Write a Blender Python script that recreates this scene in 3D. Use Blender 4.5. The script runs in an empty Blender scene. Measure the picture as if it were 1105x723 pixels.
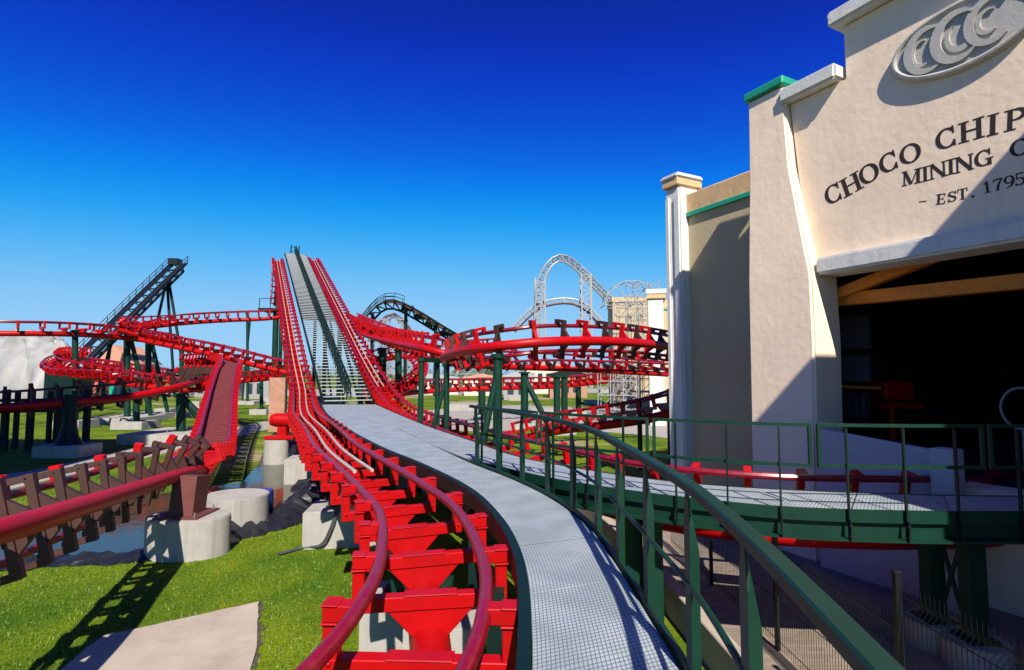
import bpy, bmesh, math, random
import numpy as np
from mathutils import Vector, Matrix
R = math.radians
random.seed(7)
scene = bpy.context.scene
COL = scene.collection

# ------------------------------------------------------------------ camera, sky, sun, exposure
F = 600.0                      # focal length in photo pixels (photo 1105 x 723)
CAMZ = 3.9                     # eye height over the lawn (the walkway deck is at 2.2)
PITCH = math.atan(41.5 / F)
cd = bpy.data.cameras.new("camera"); cam = bpy.data.objects.new("camera", cd); COL.objects.link(cam)
cd.sensor_width = 36; cd.lens = F / 1105 * 36; cd.clip_start = 0.05; cd.clip_end = 3000
cam.location = (0, 0, CAMZ); cam.rotation_euler = (R(90) + PITCH, 0, 0)
scene.camera = cam

SUN_EL, SUN_AZ = R(43.5), R(9)   # azimuth: degrees to the right of straight behind the camera
sdir = Vector((math.sin(SUN_AZ) * math.cos(SUN_EL), -math.cos(SUN_AZ) * math.cos(SUN_EL), math.sin(SUN_EL)))
w = bpy.data.worlds.new("World"); scene.world = w; w.use_nodes = True
nt = w.node_tree; nt.nodes.clear()
sky = nt.nodes.new("ShaderNodeTexSky"); sky.sky_type = 'NISHITA'; sky.sun_disc = False
sky.sun_elevation = SUN_EL
sky.sun_rotation = math.atan2(sdir.x, sdir.y)
sky.air_density = 1.0; sky.dust_density = 0.1; sky.ozone_density = 3.0; sky.altitude = 300
sr = nt.nodes.new("ShaderNodeSeparateColor"); cr = nt.nodes.new("ShaderNodeCombineColor")
# tone curves (sky radiance in, radiance out) giving the deep polarised blue of the photograph
SKY_CH = (('Red', ((0, .02), (.9, .05), (1.4, .05), (1.9, .12), (2.3, .5), (3.0, 1.5), (4.2, 2.9), (6, 3.6), (12, 4.2))),
          ('Green', ((0, .05), (1.5, .3), (1.75, .5), (2.4, 1.5), (2.8, 2.5), (3.4, 3.9), (4.5, 5.4), (6, 6.5), (8, 7.2), (12, 7.6))),
          ('Blue', ((0, .8), (2.0, 2.6), (2.8, 4.2), (3.3, 6.2), (4.3, 8.6), (4.8, 9.8), (6, 10.6), (12, 11))))
bg = nt.nodes.new("ShaderNodeBackground"); bg.inputs['Strength'].default_value = 0.05
wo = nt.nodes.new("ShaderNodeOutputWorld")
nt.links.new(sky.outputs[0], sr.inputs[0])
for ch, pts in SKY_CH:
    d = nt.nodes.new("ShaderNodeMath"); d.operation = 'DIVIDE'; d.inputs[1].default_value = 12; d.use_clamp = True
    fc = nt.nodes.new("ShaderNodeFloatCurve"); cv = fc.mapping.curves[0]
    for i, (x, y) in enumerate(pts):
        if i == 0: cv.points[0].location = (x / 12, y / 12)
        elif i == len(pts) - 1: cv.points[-1].location = (x / 12, y / 12)
        else: cv.points.new(x / 12, y / 12)
    for p_ in cv.points: p_.handle_type = 'AUTO_CLAMPED'
    fc.mapping.update()
    m12 = nt.nodes.new("ShaderNodeMath"); m12.operation = 'MULTIPLY'; m12.inputs[1].default_value = 12
    nt.links.new(sr.outputs[ch], d.inputs[0]); nt.links.new(d.outputs[0], fc.inputs['Value']); nt.links.new(fc.outputs[0], m12.inputs[0]); nt.links.new(m12.outputs[0], cr.inputs[ch])
nt.links.new(cr.outputs[0], bg.inputs[0]); nt.links.new(bg.outputs[0], wo.inputs[0])
sl = bpy.data.lights.new("sun", 'SUN'); sl.energy = 5.0; sl.angle = R(0.53); sl.color = (1.0, 0.93, 0.82)
so = bpy.data.objects.new("sun", sl); COL.objects.link(so)
so.rotation_euler = (-sdir).to_track_quat('-Z', 'Y').to_euler()
so.location = (0, -20, 40)
vs = scene.view_settings
vs.view_transform = 'Standard'; vs.look = 'None'; vs.gamma = 1.0; vs.exposure = 0.78
vs.use_curve_mapping = False
scene.cycles.max_bounces = 6; scene.cycles.diffuse_bounces = 3; scene.cycles.glossy_bounces = 3
scene.cycles.transparent_max_bounces = 6

# ------------------------------------------------------------------ pixel -> world
def ray(px, py):
    a = (px - 552.5) / F; b = (361.5 - py) / F
    return Vector((a, math.cos(PITCH) - b * math.sin(PITCH), math.sin(PITCH) + b * math.cos(PITCH)))
def PY(px, py, Y):
    d = ray(px, py); t = Y / d.y
    return Vector((d.x * t, Y, CAMZ + d.z * t))
def PZ(px, py, z):
    d = ray(px, py); t = (z - CAMZ) / d.z
    return Vector((d.x * t, d.y * t, z))

# ------------------------------------------------------------------ materials
MATS = {}
def mat(name, col, rough=0.5, metal=0.0, var=0.12, scale=3.0, bump=0.0, bscale=40.0, dirt=None, dirt_amt=0.0, dscale=1.2, coat=0.0, spec=0.5, streak=0.0):
    m = bpy.data.materials.new(name); m.use_nodes = True
    n = m.node_tree.nodes; l = m.node_tree.links
    b = n['Principled BSDF']
    g = n.new('ShaderNodeNewGeometry')
    tx = n.new('ShaderNodeTexNoise'); tx.inputs['Scale'].default_value = scale; tx.inputs['Detail'].default_value = 6; tx.inputs['Roughness'].default_value = .65
    l.new(g.outputs['Position'], tx.inputs['Vector'])
    col = [x * .84 for x in col]
    rp = n.new('ShaderNodeValToRGB')
    rp.color_ramp.elements[0].position = .3; rp.color_ramp.elements[1].position = .7
    rp.color_ramp.elements[0].color = (*[max(0, x * (1 - var)) for x in col], 1)
    rp.color_ramp.elements[1].color = (*[min(1, x * (1 + var)) for x in col], 1)
    l.new(tx.outputs['Fac'], rp.inputs[0])
    out = rp.outputs[0]
    if dirt:
        t2 = n.new('ShaderNodeTexNoise'); t2.inputs['Scale'].default_value = dscale; t2.inputs['Detail'].default_value = 8; t2.inputs['Roughness'].default_value = .7
        l.new(g.outputs['Position'], t2.inputs['Vector'])
        r2 = n.new('ShaderNodeValToRGB'); r2.color_ramp.elements[0].position = .48; r2.color_ramp.elements[1].position = .72
        r2.color_ramp.elements[1].color = (dirt_amt,) * 3 + (1,)
        l.new(t2.outputs['Fac'], r2.inputs[0])
        mx = n.new('ShaderNodeMix'); mx.data_type = 'RGBA'
        l.new(r2.outputs[0], mx.inputs['Factor']); l.new(out, mx.inputs['A']); mx.inputs['B'].default_value = (*dirt, 1)
        out = mx.outputs['Result']
    if streak:
        mp = n.new('ShaderNodeMapping'); mp.inputs['Scale'].default_value = (5, 5, .35); l.new(g.outputs['Position'], mp.inputs['Vector'])
        t4 = n.new('ShaderNodeTexNoise'); t4.inputs['Scale'].default_value = 1.6; t4.inputs['Detail'].default_value = 7; l.new(mp.outputs[0], t4.inputs['Vector'])
        r4 = n.new('ShaderNodeValToRGB'); r4.color_ramp.elements[0].position = .5; r4.color_ramp.elements[1].position = .8; r4.color_ramp.elements[1].color = (streak,) * 3 + (1,)
        l.new(t4.outputs['Fac'], r4.inputs[0])
        m4_ = n.new('ShaderNodeMix'); m4_.data_type = 'RGBA'; l.new(r4.outputs[0], m4_.inputs['Factor']); l.new(out, m4_.inputs['A']); m4_.inputs['B'].default_value = (*[x * .5 for x in col], 1)
        out = m4_.outputs['Result']
    l.new(out, b.inputs['Base Color'])
    b.inputs['Metallic'].default_value = metal
    b.inputs['Specular IOR Level'].default_value = spec
    mr = n.new('ShaderNodeMapRange'); mr.inputs['To Min'].default_value = max(.03, rough - .1); mr.inputs['To Max'].default_value = min(1, rough + .12)
    l.new(tx.outputs['Fac'], mr.inputs['Value']); l.new(mr.outputs[0], b.inputs['Roughness'])
    if coat: b.inputs['Coat Weight'].default_value = coat; b.inputs['Coat Roughness'].default_value = .15
    if bump:
        t3 = n.new('ShaderNodeTexNoise'); t3.inputs['Scale'].default_value = bscale; t3.inputs['Detail'].default_value = 6
        l.new(g.outputs['Position'], t3.inputs['Vector'])
        bp = n.new('ShaderNodeBump'); bp.inputs['Strength'].default_value = bump; bp.inputs['Distance'].default_value = .02
        l.new(t3.outputs['Fac'], bp.inputs['Height']); l.new(bp.outputs[0], b.inputs['Normal'])
    MATS[name] = m
    return m
M = MATS
mat('red_paint', (.44, .002, .004), .42, var=.08, dirt=(.20, .006, .006), dirt_amt=.5, dscale=2.5, spec=.22)
mat('rail_red', (.22, .003, .018), .3, var=.2, scale=14, dirt=(.16, .03, .03), dirt_amt=.6, dscale=6)
mat('green_paint', (.002, .032, .018), .5, var=.12, dirt=(.02, .05, .035), dirt_amt=.3, spec=.25)
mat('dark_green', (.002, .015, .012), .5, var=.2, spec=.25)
mat('galvanised', (.42, .45, .47), .5, .35, var=.12, scale=8, dirt=(.25, .27, .28), dirt_amt=.4, dscale=3)
mat('bar_pale', (.62, .66, .68), .5, .1, var=.15)
mat('steel_rail', (.62, .55, .47), .35, .3, var=.2, scale=20)
mat('concrete', (.38, .36, .325), .85, streak=.5, var=.1, bump=.25, dirt=(.27, .25, .22), dirt_amt=.7, dscale=1.6)
mat('path_concrete', (.33, .305, .27), .9, var=.1, bump=.2, dirt=(.27, .25, .22), dirt_amt=.5, dscale=.6)
mat('pad_concrete', (.42, .35, .28), .9, var=.12, scale=1.5, bump=.2, bscale=25, dirt=(.26, .21, .17), dirt_amt=.7, dscale=1.1)
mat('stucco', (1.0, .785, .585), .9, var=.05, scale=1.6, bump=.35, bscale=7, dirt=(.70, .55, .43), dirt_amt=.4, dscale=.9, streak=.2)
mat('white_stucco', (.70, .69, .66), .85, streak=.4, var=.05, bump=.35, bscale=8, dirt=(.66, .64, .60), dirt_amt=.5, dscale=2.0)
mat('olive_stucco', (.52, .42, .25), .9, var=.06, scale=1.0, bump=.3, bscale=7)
mat('lilac_stucco', (.55, .50, .50), .9, var=.06, bump=.3, bscale=7)
mat('tan_band', (.68, .44, .22), .85, var=.15, bump=.3, bscale=9)
mat('teal_trim', (.01, .33, .20), .5, var=.15)
mat('letter_paint', (.035, .017, .01), .6, var=.25, scale=30)
mat('emblem_stone', (.50, .47, .43), .8, var=.08, bump=.2, bscale=20)
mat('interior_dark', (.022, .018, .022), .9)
mat('timber_orange', (.80, .24, .02), .6, var=.25, scale=6)
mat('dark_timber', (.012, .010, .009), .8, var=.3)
mat('board', (.42, .22, .14), .8, var=.2, scale=5)
mat('pallet_wood', (.45, .33, .2), .85, var=.25, scale=6)
mat('black_steel', (.005, .008, .010), .45, .1, var=.3)
mat('white_steel', (.33, .32, .32), .5, .1, var=.1)
mat('brown_track', (.13, .035, .03), .6, var=.2)
mat('wire_dark', (.012, .016, .018), .5)
mat('fence_wire', (.006, .008, .007), .6, spec=.15)
mat('tie_brown', (.045, .013, .008), .55, var=.25)
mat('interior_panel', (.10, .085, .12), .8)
mat('tarp', (.29, .285, .275), .55, var=.07, scale=.5, bump=.6, bscale=1.2, dirt=(.14, .135, .13), dirt_amt=.6, dscale=.7)
mat('liner', (.012, .013, .016), .38, var=.4, bump=.7, bscale=5)
mat('blue_plastic', (.01, .035, .22), .35, var=.2)
mat('cable_grey', (.06, .065, .07), .5)
mat('rock', (.30, .26, .22), .9, var=.25, bump=.6, bscale=5)
mat('bark', (.07, .05, .035), .9, var=.3)
mat('brick_red', (.45, .12, .08), .85, var=.2)
mat('glass_dark', (.03, .05, .06), .1)
mat('trough_maroon', (.16, .022, .018), .7, var=.25, scale=5)
mat('bolt_steel', (.5, .5, .5), .35, .7)
mat('machine_grey', (.25, .25, .25), .5)
mat('pale_wall', (.62, .55, .47), .85, var=.1)
mat('roof_pink', (.55, .27, .18), .85, var=.15)

def leaf_mat(name, a, bcol):
    m = bpy.data.materials.new(name); m.use_nodes = True; n = m.node_tree.nodes; l = m.node_tree.links
    b = n['Principled BSDF']; g = n.new('ShaderNodeNewGeometry')
    rp = n.new('ShaderNodeValToRGB'); rp.color_ramp.elements[0].color = (*a, 1); rp.color_ramp.elements[1].color = (*bcol, 1)
    l.new(g.outputs['Random Per Island'], rp.inputs[0]); l.new(rp.outputs[0], b.inputs['Base Color'])
    b.inputs['Roughness'].default_value = .6
    MATS[name] = m
leaf_mat('leaves', (.02, .05, .012), (.06, .11, .025))
leaf_mat('grass_blades', (.03, .09, .002), (.13, .19, .005))

def ground_mat():
    m = bpy.data.materials.new('lawn'); m.use_nodes = True; n = m.node_tree.nodes; l = m.node_tree.links
    b = n['Principled BSDF']; g = n.new('ShaderNodeNewGeometry')
    def noise(s, d=6, r=.6):
        t = n.new('ShaderNodeTexNoise'); t.inputs['Scale'].default_value = s; t.inputs['Detail'].default_value = d; t.inputs['Roughness'].default_value = r
        l.new(g.outputs['Position'], t.inputs['Vector']); return t
    a, c, d = noise(.45), noise(14, 8, .75), noise(.09, 5)
    r1 = n.new('ShaderNodeValToRGB'); r1.color_ramp.elements[0].position = .36; r1.color_ramp.elements[1].position = .62
    r1.color_ramp.elements[0].color = (.035, .10, .002, 1); r1.color_ramp.elements[1].color = (.15, .20, .004, 1)
    l.new(a.outputs['Fac'], r1.inputs[0])
    r2 = n.new('ShaderNodeValToRGB'); r2.color_ramp.elements[0].position = .3; r2.color_ramp.elements[1].position = .7
    r2.color_ramp.elements[0].color = (.4, .42, .4, 1); r2.color_ramp.elements[1].color = (1.35, 1.3, 1.1, 1)
    l.new(c.outputs['Fac'], r2.inputs[0])
    mx = n.new('ShaderNodeMix'); mx.data_type = 'RGBA'; mx.blend_type = 'MULTIPLY'; mx.inputs['Factor'].default_value = 1
    l.new(r1.outputs[0], mx.inputs['A']); l.new(r2.outputs[0], mx.inputs['B'])
    r3 = n.new('ShaderNodeValToRGB'); r3.color_ramp.elements[0].position = .56; r3.color_ramp.elements[1].position = .64
    l.new(d.outputs['Fac'], r3.inputs[0])
    m2 = n.new('ShaderNodeMix'); m2.data_type = 'RGBA'
    l.new(r3.outputs[0], m2.inputs['Factor']); l.new(mx.outputs['Result'], m2.inputs['A']); m2.inputs['B'].default_value = (.30, .23, .15, 1)
    l.new(m2.outputs['Result'], b.inputs['Base Color']); b.inputs['Roughness'].default_value = .95; b.inputs['Specular IOR Level'].default_value = .15
    bp = n.new('ShaderNodeBump'); bp.inputs['Strength'].default_value = .6; bp.inputs['Distance'].default_value = .04
    l.new(c.outputs['Fac'], bp.inputs['Height']); l.new(bp.outputs[0], b.inputs['Normal'])
    MATS['lawn'] = m
ground_mat()

def water_mat():
    m = bpy.data.materials.new('pond'); m.use_nodes = True; n = m.node_tree.nodes; l = m.node_tree.links
    b = n['Principled BSDF']; g = n.new('ShaderNodeNewGeometry')
    b.inputs['Base Color'].default_value = (.035, .04, .022, 1); b.inputs['Roughness'].default_value = .06; b.inputs['IOR'].default_value = 1.33
    t = n.new('ShaderNodeTexNoise'); t.inputs['Scale'].default_value = 3.5; t.inputs['Detail'].default_value = 3
    l.new(g.outputs['Position'], t.inputs['Vector'])
    bp = n.new('ShaderNodeBump'); bp.inputs['Strength'].default_value = .12; bp.inputs['Distance'].default_value = .03
    l.new(t.outputs['Fac'], bp.inputs['Height']); l.new(bp.outputs[0], b.inputs['Normal'])
    MATS['pond'] = m
water_mat()

def grating_mat(name, cell_u, cell_v, line):
    # open steel grating: light bars, dark slots; laid out in the deck's own UVs (metres)
    m = bpy.data.materials.new(name); m.use_nodes = True; n = m.node_tree.nodes; l = m.node_tree.links
    b = n['Principled BSDF']; uv = n.new('ShaderNodeUVMap'); sp = n.new('ShaderNodeSeparateXYZ')
    l.new(uv.outputs[0], sp.inputs[0])
    def band(sock, cell, frac):
        a = n.new('ShaderNodeMath'); a.operation = 'DIVIDE'; a.inputs[1].default_value = cell; l.new(sock, a.inputs[0])
        f = n.new('ShaderNodeMath'); f.operation = 'FRACT'; l.new(a.outputs[0], f.inputs[0])
        s = n.new('ShaderNodeMath'); s.operation = 'LESS_THAN'; s.inputs[1].default_value = frac; l.new(f.outputs[0], s.inputs[0])
        return s.outputs[0]
    u = band(sp.outputs[0], cell_u, line); v = band(sp.outputs[1], cell_v, line)
    mxm = n.new('ShaderNodeMath'); mxm.operation = 'MAXIMUM'; l.new(u, mxm.inputs[0]); l.new(v, mxm.inputs[1])
    g = n.new('ShaderNodeNewGeometry'); t = n.new('ShaderNodeTexNoise'); t.inputs['Scale'].default_value = 2.2; t.inputs['Detail'].default_value = 7
    l.new(g.outputs['Position'], t.inputs['Vector'])
    rp = n.new('ShaderNodeValToRGB'); rp.color_ramp.elements[0].position = .38; rp.color_ramp.elements[1].position = .62
    rp.color_ramp.elements[0].color = (.29, .34, .36, 1); rp.color_ramp.elements[1].color = (.40, .45, .47, 1)
    l.new(t.outputs['Fac'], rp.inputs[0])
    mx = n.new('ShaderNodeMix'); mx.data_type = 'RGBA'
    l.new(mxm.outputs[0], mx.inputs['Factor']); l.new(rp.outputs[0], mx.inputs['A']); mx.inputs['B'].default_value = (.12, .145, .16, 1)
    l.new(mx.outputs['Result'], b.inputs['Base Color']); b.inputs['Roughness'].default_value = .5; b.inputs['Metallic'].default_value = .15
    MATS[name] = m
grating_mat('grating', .03, .044, .22)

def paving_mat():
    m = bpy.data.materials.new('paving'); m.use_nodes = True; n = m.node_tree.nodes; l = m.node_tree.links
    b = n['Principled BSDF']; g = n.new('ShaderNodeNewGeometry')
    br = n.new('ShaderNodeTexBrick'); br.inputs['Scale'].default_value = 2.5; br.inputs['Color1'].default_value = (.24, .19, .145, 1); br.inputs['Color2'].default_value = (.18, .145, .11, 1)
    br.inputs['Mortar'].default_value = (.15, .12, .10, 1); br.inputs['Mortar Size'].default_value = .012
    l.new(g.outputs['Position'], br.inputs['Vector']); l.new(br.outputs[0], b.inputs['Base Color']); b.inputs['Roughness'].default_value = .9
    MATS['paving'] = m
paving_mat()

# ------------------------------------------------------------------ mesh helpers
class MB:
    def __init__(s): s.v = []; s.f = []
    def add(s, vs, fs):
        o = len(s.v); s.v += [tuple(x) for x in vs]; s.f += [tuple(i + o for i in f) for f in fs]; return s
    def box(s, c, d, rot=None):
        c = Vector(c); hx, hy, hz = d[0] / 2, d[1] / 2, d[2] / 2
        vs = [Vector((x, y, z)) for z in (-hz, hz) for y in (-hy, hy) for x in (-hx, hx)]
        if rot: vs = [rot @ v for v in vs]
        return s.add([v + c for v in vs], [(0, 2, 3, 1), (4, 5, 7, 6), (0, 1, 5, 4), (2, 6, 7, 3), (0, 4, 6, 2), (1, 3, 7, 5)])
    def beam(s, p, q, w_, h_, up=(0, 0, 1)):
        p, q = Vector(p), Vector(q); t = (q - p).normalized(); up = Vector(up)
        r = t.cross(up)
        if r.length < 1e-4: r = t.cross(Vector((0, 1, 0)))
        r.normalize(); u = r.cross(t)
        vs = [a + r * (i * w_ / 2) + u * (j * h_ / 2) for a in (p, q) for j in (-1, 1) for i in (-1, 1)]
        return s.add(vs, [(0, 1, 3, 2), (4, 6, 7, 5), (0, 4, 5, 1), (2, 3, 7, 6), (0, 2, 6, 4), (1, 5, 7, 3)])
    def cyl(s, p, q, r1, r2=None, n=12, caps=True):
        r2 = r1 if r2 is None else r2
        p, q = Vector(p), Vector(q); t = (q - p).normalized()
        a = t.orthogonal().normalized(); b = t.cross(a)
        vs = []
        for c, r in ((p, r1), (q, r2)):
            vs += [c + (a * math.cos(2 * math.pi * k / n) + b * math.sin(2 * math.pi * k / n)) * r for k in range(n)]
        fs = [(k, (k + 1) % n, n + (k + 1) % n, n + k) for k in range(n)]
        if caps: fs += [tuple(range(n))[::-1], tuple(range(n, 2 * n))]
        return s.add(vs, fs)
    def tube(s, pts, r, n=8, caps=True, closed=False):
        pts = [Vector(p) for p in pts]; m = len(pts); vs = []; a = None
        for i, p in enumerate(pts):
            if closed: t = pts[(i + 1) % m] - pts[i - 1]
            else: t = pts[min(i + 1, m - 1)] - pts[max(i - 1, 0)]
            t.normalize()
            a = t.orthogonal() if a is None else a - t * a.dot(t)
            a.normalize(); b = t.cross(a)
            rr = r[i] if isinstance(r, (list, tuple)) else r
            vs += [p + (a * math.cos(2 * math.pi * k / n) + b * math.sin(2 * math.pi * k / n)) * rr for k in range(n)]
        fs = []
        for i in range(m if closed else m - 1):
            j = (i + 1) % m
            fs += [(i * n + k, i * n + (k + 1) % n, j * n + (k + 1) % n, j * n + k) for k in range(n)]
        if caps and not closed: fs += [tuple(range(n))[::-1], tuple(range((m - 1) * n, m * n))]
        return s.add(vs, fs)
    def strip(s, pts, w_, h_):
        """rectangular bar swept along points, vertical up"""
        pts = [Vector(p) for p in pts]; m = len(pts); vs = []
        for i, p in enumerate(pts):
            t = pts[min(i + 1, m - 1)] - pts[max(i - 1, 0)]; t.normalize()
            r = t.cross(Vector((0, 0, 1)))
            if r.length < 1e-4: r = Vector((1, 0, 0))
            r.normalize(); u = r.cross(t)
            vs += [p + r * (a * w_ / 2) + u * (b * h_ / 2) for a, b in ((-1, -1), (1, -1), (1, 1), (-1, 1))]
        fs = []
        for i in range(m - 1):
            fs += [(i * 4 + k, i * 4 + (k + 1) % 4, i * 4 + 4 + (k + 1) % 4, i * 4 + 4 + k) for k in range(4)]
        fs += [(3, 2, 1, 0), tuple((m - 1) * 4 + k for k in range(4))]
        return s.add(vs, fs)
    def prism(s, poly, d):
        """closed polygon (3D points) extruded by vector d"""
        n = len(poly); d = Vector(d); poly = [Vector(p) for p in poly]
        vs = poly + [p + d for p in poly]
        return s.add(vs, [tuple(range(n))[::-1], tuple(range(n, 2 * n))] + [(k, (k + 1) % n, n + (k + 1) % n, n + k) for k in range(n)])
    def build(s, name, m, parent=None, smooth=False, bevel=0, seg=1, fix=True):
        me = bpy.data.meshes.new(name)
        me.from_pydata(s.v, [], s.f)
        if fix or bevel:
            bm = bmesh.new(); bm.from_mesh(me)
            if bevel:
                es = [e for e in bm.edges if len(e.link_faces) == 2 and e.calc_face_angle(0) > .5]
                try: bmesh.ops.bevel(bm, geom=es, offset=bevel, segments=seg, affect='EDGES', clamp_overlap=True)
                except Exception: pass
            bmesh.ops.recalc_face_normals(bm, faces=bm.faces); bm.to_mesh(me); bm.free()
        me.materials.append(MATS[m] if isinstance(m, str) else m)
        if smooth:
            me.polygons.foreach_set('use_smooth', [True] * len(me.polygons))
            try: me.set_sharp_from_angle(angle=R(40))
            except Exception: pass
        o = bpy.data.objects.new(name, me); COL.objects.link(o)
        if parent: o.parent = parent; o.matrix_parent_inverse = parent.matrix_basis.inverted()
        return o
def tag(o, label=None, cat=None, group=None, kind=None):
    if label: o['label'] = label
    if cat: o['category'] = cat
    if group: o['group'] = group
    if kind or cat: o['kind'] = kind or 'thing'
    return o
def empty(name, loc, label, cat, group=None):
    o = bpy.data.objects.new(name, None); COL.objects.link(o); o.location = loc; o.empty_display_size = .2
    return tag(o, label, cat, group)
def sheet(name, poly, z, m, kind='structure'):
    mb = MB(); mb.add([(p[0], p[1], z) for p in poly], [tuple(range(len(poly)))])
    o = mb.build(name, m)
    if o.data.polygons[0].normal.z < 0: o.data.flip_normals()
    return tag(o, kind=kind)
def spline(pts, step):
    """Catmull-Rom through tuples of any length, resampled at equal steps of the first three numbers"""
    P = [np.array(p, float) for p in pts]; P = [2 * P[0] - P[1]] + P + [2 * P[-1] - P[-2]]
    out = []
    for i in range(1, len(P) - 2):
        p0, p1, p2, p3 = P[i - 1:i + 3]
        # centripetal
        def tj(ti, a, b): return ti + max(1e-6, np.linalg.norm((b - a)[:3])) ** .5
        t0 = 0; t1 = tj(t0, p0, p1); t2 = tj(t1, p1, p2); t3 = tj(t2, p2, p3)
        for t in np.linspace(t1, t2, 40, endpoint=False):
            A1 = (t1 - t) / (t1 - t0) * p0 + (t - t0) / (t1 - t0) * p1
            A2 = (t2 - t) / (t2 - t1) * p1 + (t - t1) / (t2 - t1) * p2
            A3 = (t3 - t) / (t3 - t2) * p2 + (t - t2) / (t3 - t2) * p3
            B1 = (t2 - t) / (t2 - t0) * A1 + (t - t0) / (t2 - t0) * A2
            B2 = (t3 - t) / (t3 - t1) * A2 + (t - t1) / (t3 - t1) * A3
            out.append((t2 - t) / (t2 - t1) * B1 + (t - t1) / (t2 - t1) * B2)
    out.append(P[-2])
    out = np.array(out)
    d = np.r_[0, np.cumsum(np.linalg.norm(np.diff(out[:, :3], axis=0), axis=1))]
    n = max(2, int(round(d[-1] / step)) + 1)
    s = np.linspace(0, d[-1], n)
    return np.stack([np.interp(s, d, out[:, k]) for k in range(out.shape[1])], 1), d[-1]

# ------------------------------------------------------------------ ground, paths, water
g = MB()
g.add([(-1500, -400, 0), (1500, -400, 0), (1500, 2500, 0), (-1500, 2500, 0)], [(0, 1, 2, 3)])
tag(g.build('lawn_ground', 'lawn'), kind='structure')
def ragged(poly, step, amt, seed):
    r_ = random.Random(seed); out = []
    for i, p in enumerate(poly):
        q = poly[(i + 1) % len(poly)]; n_ = max(1, int((q - p).length / step))
        for k in range(n_): out.append(p.lerp(q, k / n_) + Vector((r_.uniform(-amt, amt), r_.uniform(-amt, amt), 0)))
    return out
pad_px = [PZ(*p, 0) for p in [(55, 735), (95, 700), (112, 688), (279, 651), (277, 700), (262, 760), (60, 760)]]
c_ = sum(pad_px, Vector()) / len(pad_px)
sheet('soil_border', ragged([c_ + (p - c_) * 1.05 for p in pad_px], .12, .05, 5), .006, 'bark')
sheet('concrete_pad', ragged(pad_px, .15, .012, 6), .03, 'pad_concrete')
sheet('garden_path', [PZ(*p, 0) for p in [(-60, 522), (40, 507), (130, 487), (200, 471), (250, 462), (300, 452), (312, 440), (322, 444), (312, 457), (262, 470), (215, 480), (150, 496), (70, 514), (-60, 545)]], .008, 'path_concrete')
sheet('work_yard', [PZ(*p, 0) for p in [(400, 446), (560, 437), (760, 446), (900, 470), (900, 500), (700, 470), (600, 462), (520, 466), (440, 462)]], .008, 'path_concrete')
sheet('back_road', [PZ(*p, 0) for p in [(-200, 431), (100, 428), (250, 427), (420, 428), (620, 424), (760, 424), (760, 419), (420, 420), (100, 421), (-200, 423)]], .008, 'path_concrete')
pond_px = [(-200, 640), (0, 612), (60, 606), (130, 603), (185, 596), (240, 578), (300, 560), (333, 541), (330, 515), (322, 490), (305, 470), (288, 474), (280, 500), (262, 520), (200, 530), (100, 540), (0, 556), (-200, 580)]
pond_poly = [PZ(*p, 0) for p in pond_px]
sheet('pond_water', pond_poly, .012, 'pond')
# crumpled black liner rolled over the bank of the pond
ln, L = spline([(p.x, p.y, 0) for p in pond_poly[1:11]], .16)
rows = [[], [], [], [], []]
rs = random.Random(3)
for i, p in enumerate(ln):
    t = ln[min(i + 1, len(ln) - 1)] - ln[max(i - 1, 0)]; nrm = Vector((-t[1], t[0], 0)).normalized()
    big = 1.0 + 1.3 * max(0, math.sin(i * .045 - .6)) + .5 * (i > len(ln) * .55)
    for k, (o_, z_) in enumerate(((-.75, .0), (-.4, .08), (0, .2), (.25, .12), (.5, .0))):
        c = Vector(p[:3]) + nrm * (o_ * big * .55 + rs.uniform(-.1, .1))
        rows[k].append((c.x, c.y, max(.014, z_ * big * .7 * rs.uniform(.5, 1.4) + .014)))
lm = MB(); n_ = len(ln)
lm.add(sum(rows, []), [(k * n_ + i, k * n_ + i + 1, (k + 1) * n_ + i + 1, (k + 1) * n_ + i) for k in range(4) for i in range(n_ - 1)])
tag(lm.build('pond_liner', 'liner', smooth=False), 'crumpled black plastic liner lying along the bank of the pond', 'pond liner')

def inside(poly, x, y):
    c = False; j = len(poly) - 1
    for i in range(len(poly)):
        a, b = poly[i], poly[j]
        if (a[1] > y) != (b[1] > y) and x < (b[0] - a[0]) * (y - a[1]) / (b[1] - a[1]) + a[0]: c = not c
        j = i
    return c
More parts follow.
